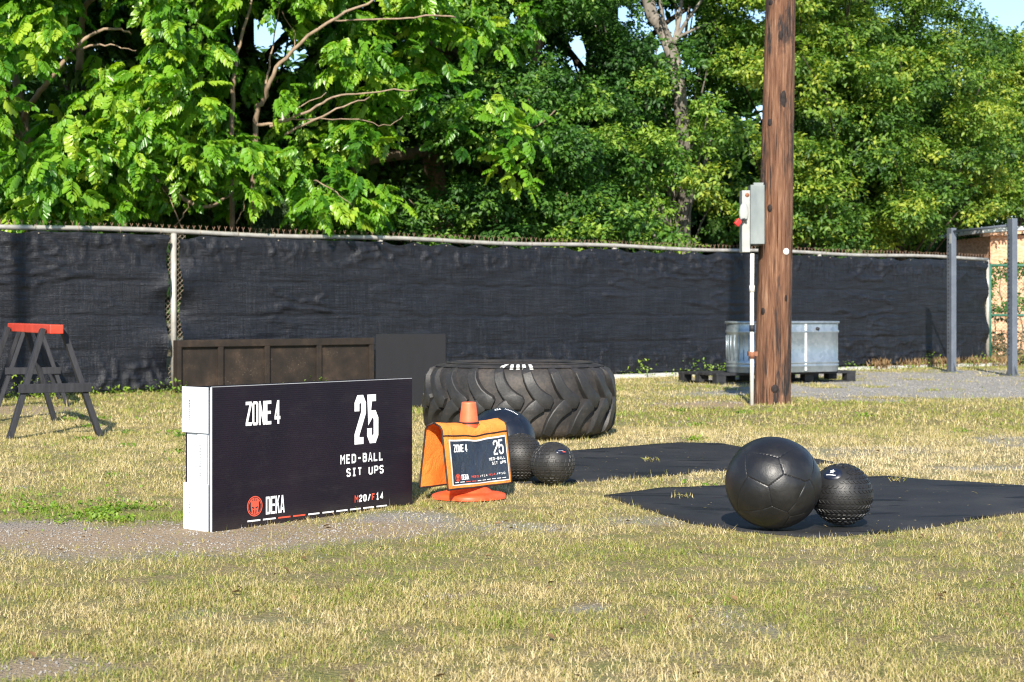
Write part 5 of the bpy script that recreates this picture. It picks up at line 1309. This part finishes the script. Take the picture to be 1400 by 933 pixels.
def emblem(parent, M4, r, red, black):
    """round red emblem with a dark crested helmet in it"""
    mb = MB(); n = 40
    for ri, ro in ((.90, 1.0),):
        vs = []
        for j in range(n): a = 2*math.pi*j/n; vs += [(ri*r*math.cos(a), ri*r*math.sin(a), 0), (ro*r*math.cos(a), ro*r*math.sin(a), 0)]
        mb.add(vs, [(2*j, 2*j+1, 2*((j+1)%n)+1, 2*((j+1)%n)) for j in range(n)])
    e = put(mb, 'emblem_ring', red, parent, M4)
    mb = MB(); mb.add([(0,0,0)]+[(.84*r*math.cos(2*math.pi*j/n), .84*r*math.sin(2*math.pi*j/n), 0) for j in range(n)], [(0, 1+j, 1+(j+1)%n) for j in range(n)]); put(mb, 'emblem_disc', red, parent, M4)
    U = Matrix.Translation((0, 0, .0002))
    # dark surround notches left and right so that the helmet reads, then eye slits and the nose guard gap
    for pts in ([(-.80,.10),(-.62,.46),(-.50,.40),(-.52,.05),(-.46,-.30),(-.40,-.62),(-.56,-.58),(-.76,-.25)], [(.80,.10),(.76,-.25),(.56,-.58),(.40,-.62),(.46,-.30),(.52,.05),(.50,.40),(.62,.46)],
                [(-.40,-.02),(-.08,-.12),(-.08,-.22),(-.20,-.24),(-.38,-.14)], [(.40,-.02),(.38,-.14),(.20,-.24),(.08,-.22),(.08,-.12)],
                [(-.10,-.30),(-.06,-.72),(-.18,-.78),(-.22,-.40)], [(.10,-.30),(.22,-.40),(.18,-.78),(.06,-.72)],
                [(-.34,.58),(-.20,.50),(-.22,.74)], [(.34,.58),(.22,.74),(.20,.50)], [(-.06,.52),(.06,.52),(.05,.80),(-.05,.80)]):
        mb = MB(); mb.add([(x*r, y*r, 0) for x, y in pts], [tuple(range(len(pts)))]); put(mb, 'emblem_mark', black, parent, M4 @ U)
ea, eb_ = on_sign(388, 762); emblem(fp, FRONT @ Matrix.Translation((ea, eb_, 0)), (on_sign(388, 712)[1]-on_sign(388, 812)[1])/2, M['print_red'], M['print_black'])

# ------------------------------------------------------------------ traffic cone and the sign cover hung over it
cb = Vector(((641-700)/F*7.60, 7.60, .012))
cone = thing('traffic_cone', 'orange traffic cone under the fabric sign cover', 'cone', cb, math.radians(48))
mb = MB(); n = 48; vs = []; prof = [(.0, 1.0), (.012, 1.0), (.020, .97), (.024, .86), (.030, .62)]
def sq(a, r): c, s = math.cos(a), math.sin(a); k = (abs(c)**2.7+abs(s)**2.7)**(-1/2.7); return r*k*c, r*k*s
for z, f in prof:
    for j in range(n): a = 2*math.pi*j/n; x, y = sq(a, .155*f); vs.append((x, y, z+.0015*math.sin(2*a)*(f > .9)))
mb.add(vs, [(i*n+j, i*n+(j+1)%n, (i+1)*n+(j+1)%n, (i+1)*n+j) for i in range(len(prof)-1) for j in range(n)]+[tuple((len(prof)-1)*n+j for j in range(n))]); mb.build('base', M['cone'], cone, True)
mb = MB(); mb.lathe([(.108,.028),(.092,.042),(.078,.068),(.041,.335),(.0405,.340)], 40); mb.build('body', M['cone'], cone, True)
mb = MB(); mb.lathe([(.0420,.338),(.0430,.342),(.0425,.348),(.0335,.423),(.033,.429),(.030,.432),(.026,.429),(.025,.405)], 32); mb.build('tip', M['cone_top'], cone, True)
mb = MB(); mb.lathe([(.0455,.336),(.048,.339),(.0455,.343)], 32); mb.build('tip_ring', M['trim'], cone, True)

CU = Vector((.656, .755, 0)).normalized(); ch = .43
mid_r = Vector((cb.x-.010, cb.y-.0115, 0))
cov = thing('sign_cover', 'orange fabric ZONE 4 sign cover hung over the traffic cone', 'sign', mid_r, math.atan2(CU.y, CU.x))
zr, zb_ = .356, .070
def cover_sheet(side, x0, x1, off, z_top, z_bot, nxs=24, nzs=18, wr=.004):
    """one hanging side of the saddle; side -1 = towards the camera"""
    vs = []
    for i in range(nxs+1):
        for j in range(nzs+1): vs.append(cover_pt(side, x0+(x1-x0)*i/nxs, z_top+(z_bot-z_top)*j/nzs, off))
    mb = MB(); mb.add(vs, [(i*(nzs+1)+j, i*(nzs+1)+j+1, (i+1)*(nzs+1)+j+1, (i+1)*(nzs+1)+j) if side > 0 else (i*(nzs+1)+j, (i+1)*(nzs+1)+j, (i+1)*(nzs+1)+j+1, i*(nzs+1)+j+1) for i in range(nxs) for j in range(nzs)]); return mb
def cover_pt(side, x, z, off=0):
    zz = (zr-z)/(zr-zb_)                                   # 0 ridge .. 1 hem
    prof_ = .046*min(1, zz/.08)**.5+.040*zz    # rounded ridge, then spreading
    wr = .004*math.sin(x*31+zz*3)*zz*zz+.003*math.sin(x*17+1)*zz
    dip = -.010*math.exp(-(x/.05)**2)*(1-zz)+.006*math.exp(-((abs(x)-.20)/.05)**2)*(1-zz)
    return (x, side*(prof_+off+wr), z+dip)
hw = ch/2
fr_ = cover_sheet(-1, -hw, hw, 0, zr, zb_).build('front_flap', M['cover'], cov, True)
cover_sheet(1, -hw, hw, 0, zr, zb_).build('back_flap', M['cover'], cov, True)
def trim_line(pts, r=.0042): mb = MB(); mb.tube(pts, r, 6); mb.build('binding', M['trim'], cov, True)
for side in (-1, 1):
    trim_line([cover_pt(side, -hw+2*hw*i/20, zb_, .0) for i in range(21)])
    for x in (-hw, hw): trim_line([cover_pt(side, x, zb_+(zr-zb_)*i/20, .0) for i in range(21)])
trim_line([cover_pt(-1, -hw+2*hw*i/20, zr-.055, .001) for i in range(21)], .0035)
def flap_patch(name, mat, x0, x1, z1, z0, off, parent=None): return cover_sheet(-1, x0, x1, off, z1, z0).build(name, mat, parent or cov, True)
pz1, pz0 = zr-.072, zb_+.014
flap_patch('sleeve_border', M['sleeve_white'], -hw+.035, hw-.016, pz1, pz0, .0022)
slv = flap_patch('print_sleeve', M['sleeve'], -hw+.041, hw-.022, pz1-.007, pz0+.006, .0040)
px0, px1 = -hw+.041, hw-.022
def flap_text(txt, fx0, fx1, fz0, fz1, gapf, tf, mat, spacef=.5):
    w = (px1-px0)*(fx1-fx0); h_ = (pz1-pz0-.013)*(fz1-fz0); mb = text_mb(txt, w, h_, gapf, tf*h_, spacef); x_ = px0+(px1-px0)*fx0; z_ = pz0+.006+(pz1-pz0-.013)*fz0
    mb.v = [cover_pt(-1, x_+x, z_+y, .0050+z) for x, y, z in mb.v]; mb.build('lettering', mat, slv)
flap_text('ZONE 4', .05, .29, .745, .925, .10, .16, M['print_white'], .35)
flap_text('25', .76, .95, .60, .955, .10, .13, M['print_white'])
flap_text('MED-BALL', .66, .965, .48, .55, .26, .2, M['print_white'])
flap_text('SIT UPS', .71, .965, .375, .445, .26, .2, M['print_white'], 1.0)
flap_text('DEKA', .15, .265, .09, .215, .08, .17, M['print_white'])
flap_text('M20', .31, .43, .125, .175, .3, .22, M['print_red']); flap_text('/F14', .45, .60, .125, .175, .3, .22, M['print_white']); flap_text('M14', .63, .75, .125, .175, .3, .22, M['print_red']); flap_text('/F10', .77, .93, .125, .175, .3, .22, M['print_white'])
for i in range(10):
    x0 = px0+(px1-px0)*(.03+.093*i); x1 = x0+(px1-px0)*.068; z_ = pz0+.006+(pz1-pz0-.013)*.035; mb = MB(); mb.add([cover_pt(-1, x, z, .0052) for x, z in ((x0,z_),(x1,z_),(x1,z_+.003),(x0,z_+.003))], [(0,1,2,3)]); mb.build('dash', M['print_red'] if i in (2,3) else M['print_white'], slv)
exx, ezz = px0+(px1-px0)*.085, pz0+.006+(pz1-pz0-.013)*.150
p0_ = Vector(cover_pt(-1, exx, ezz, .0056)); emblem(slv, Matrix(((1,0,0,p0_.x),(0,.07,-1,p0_.y),(0,1,0,p0_.z),(0,0,0,1))), .017, M['print_red'], M['print_black'])
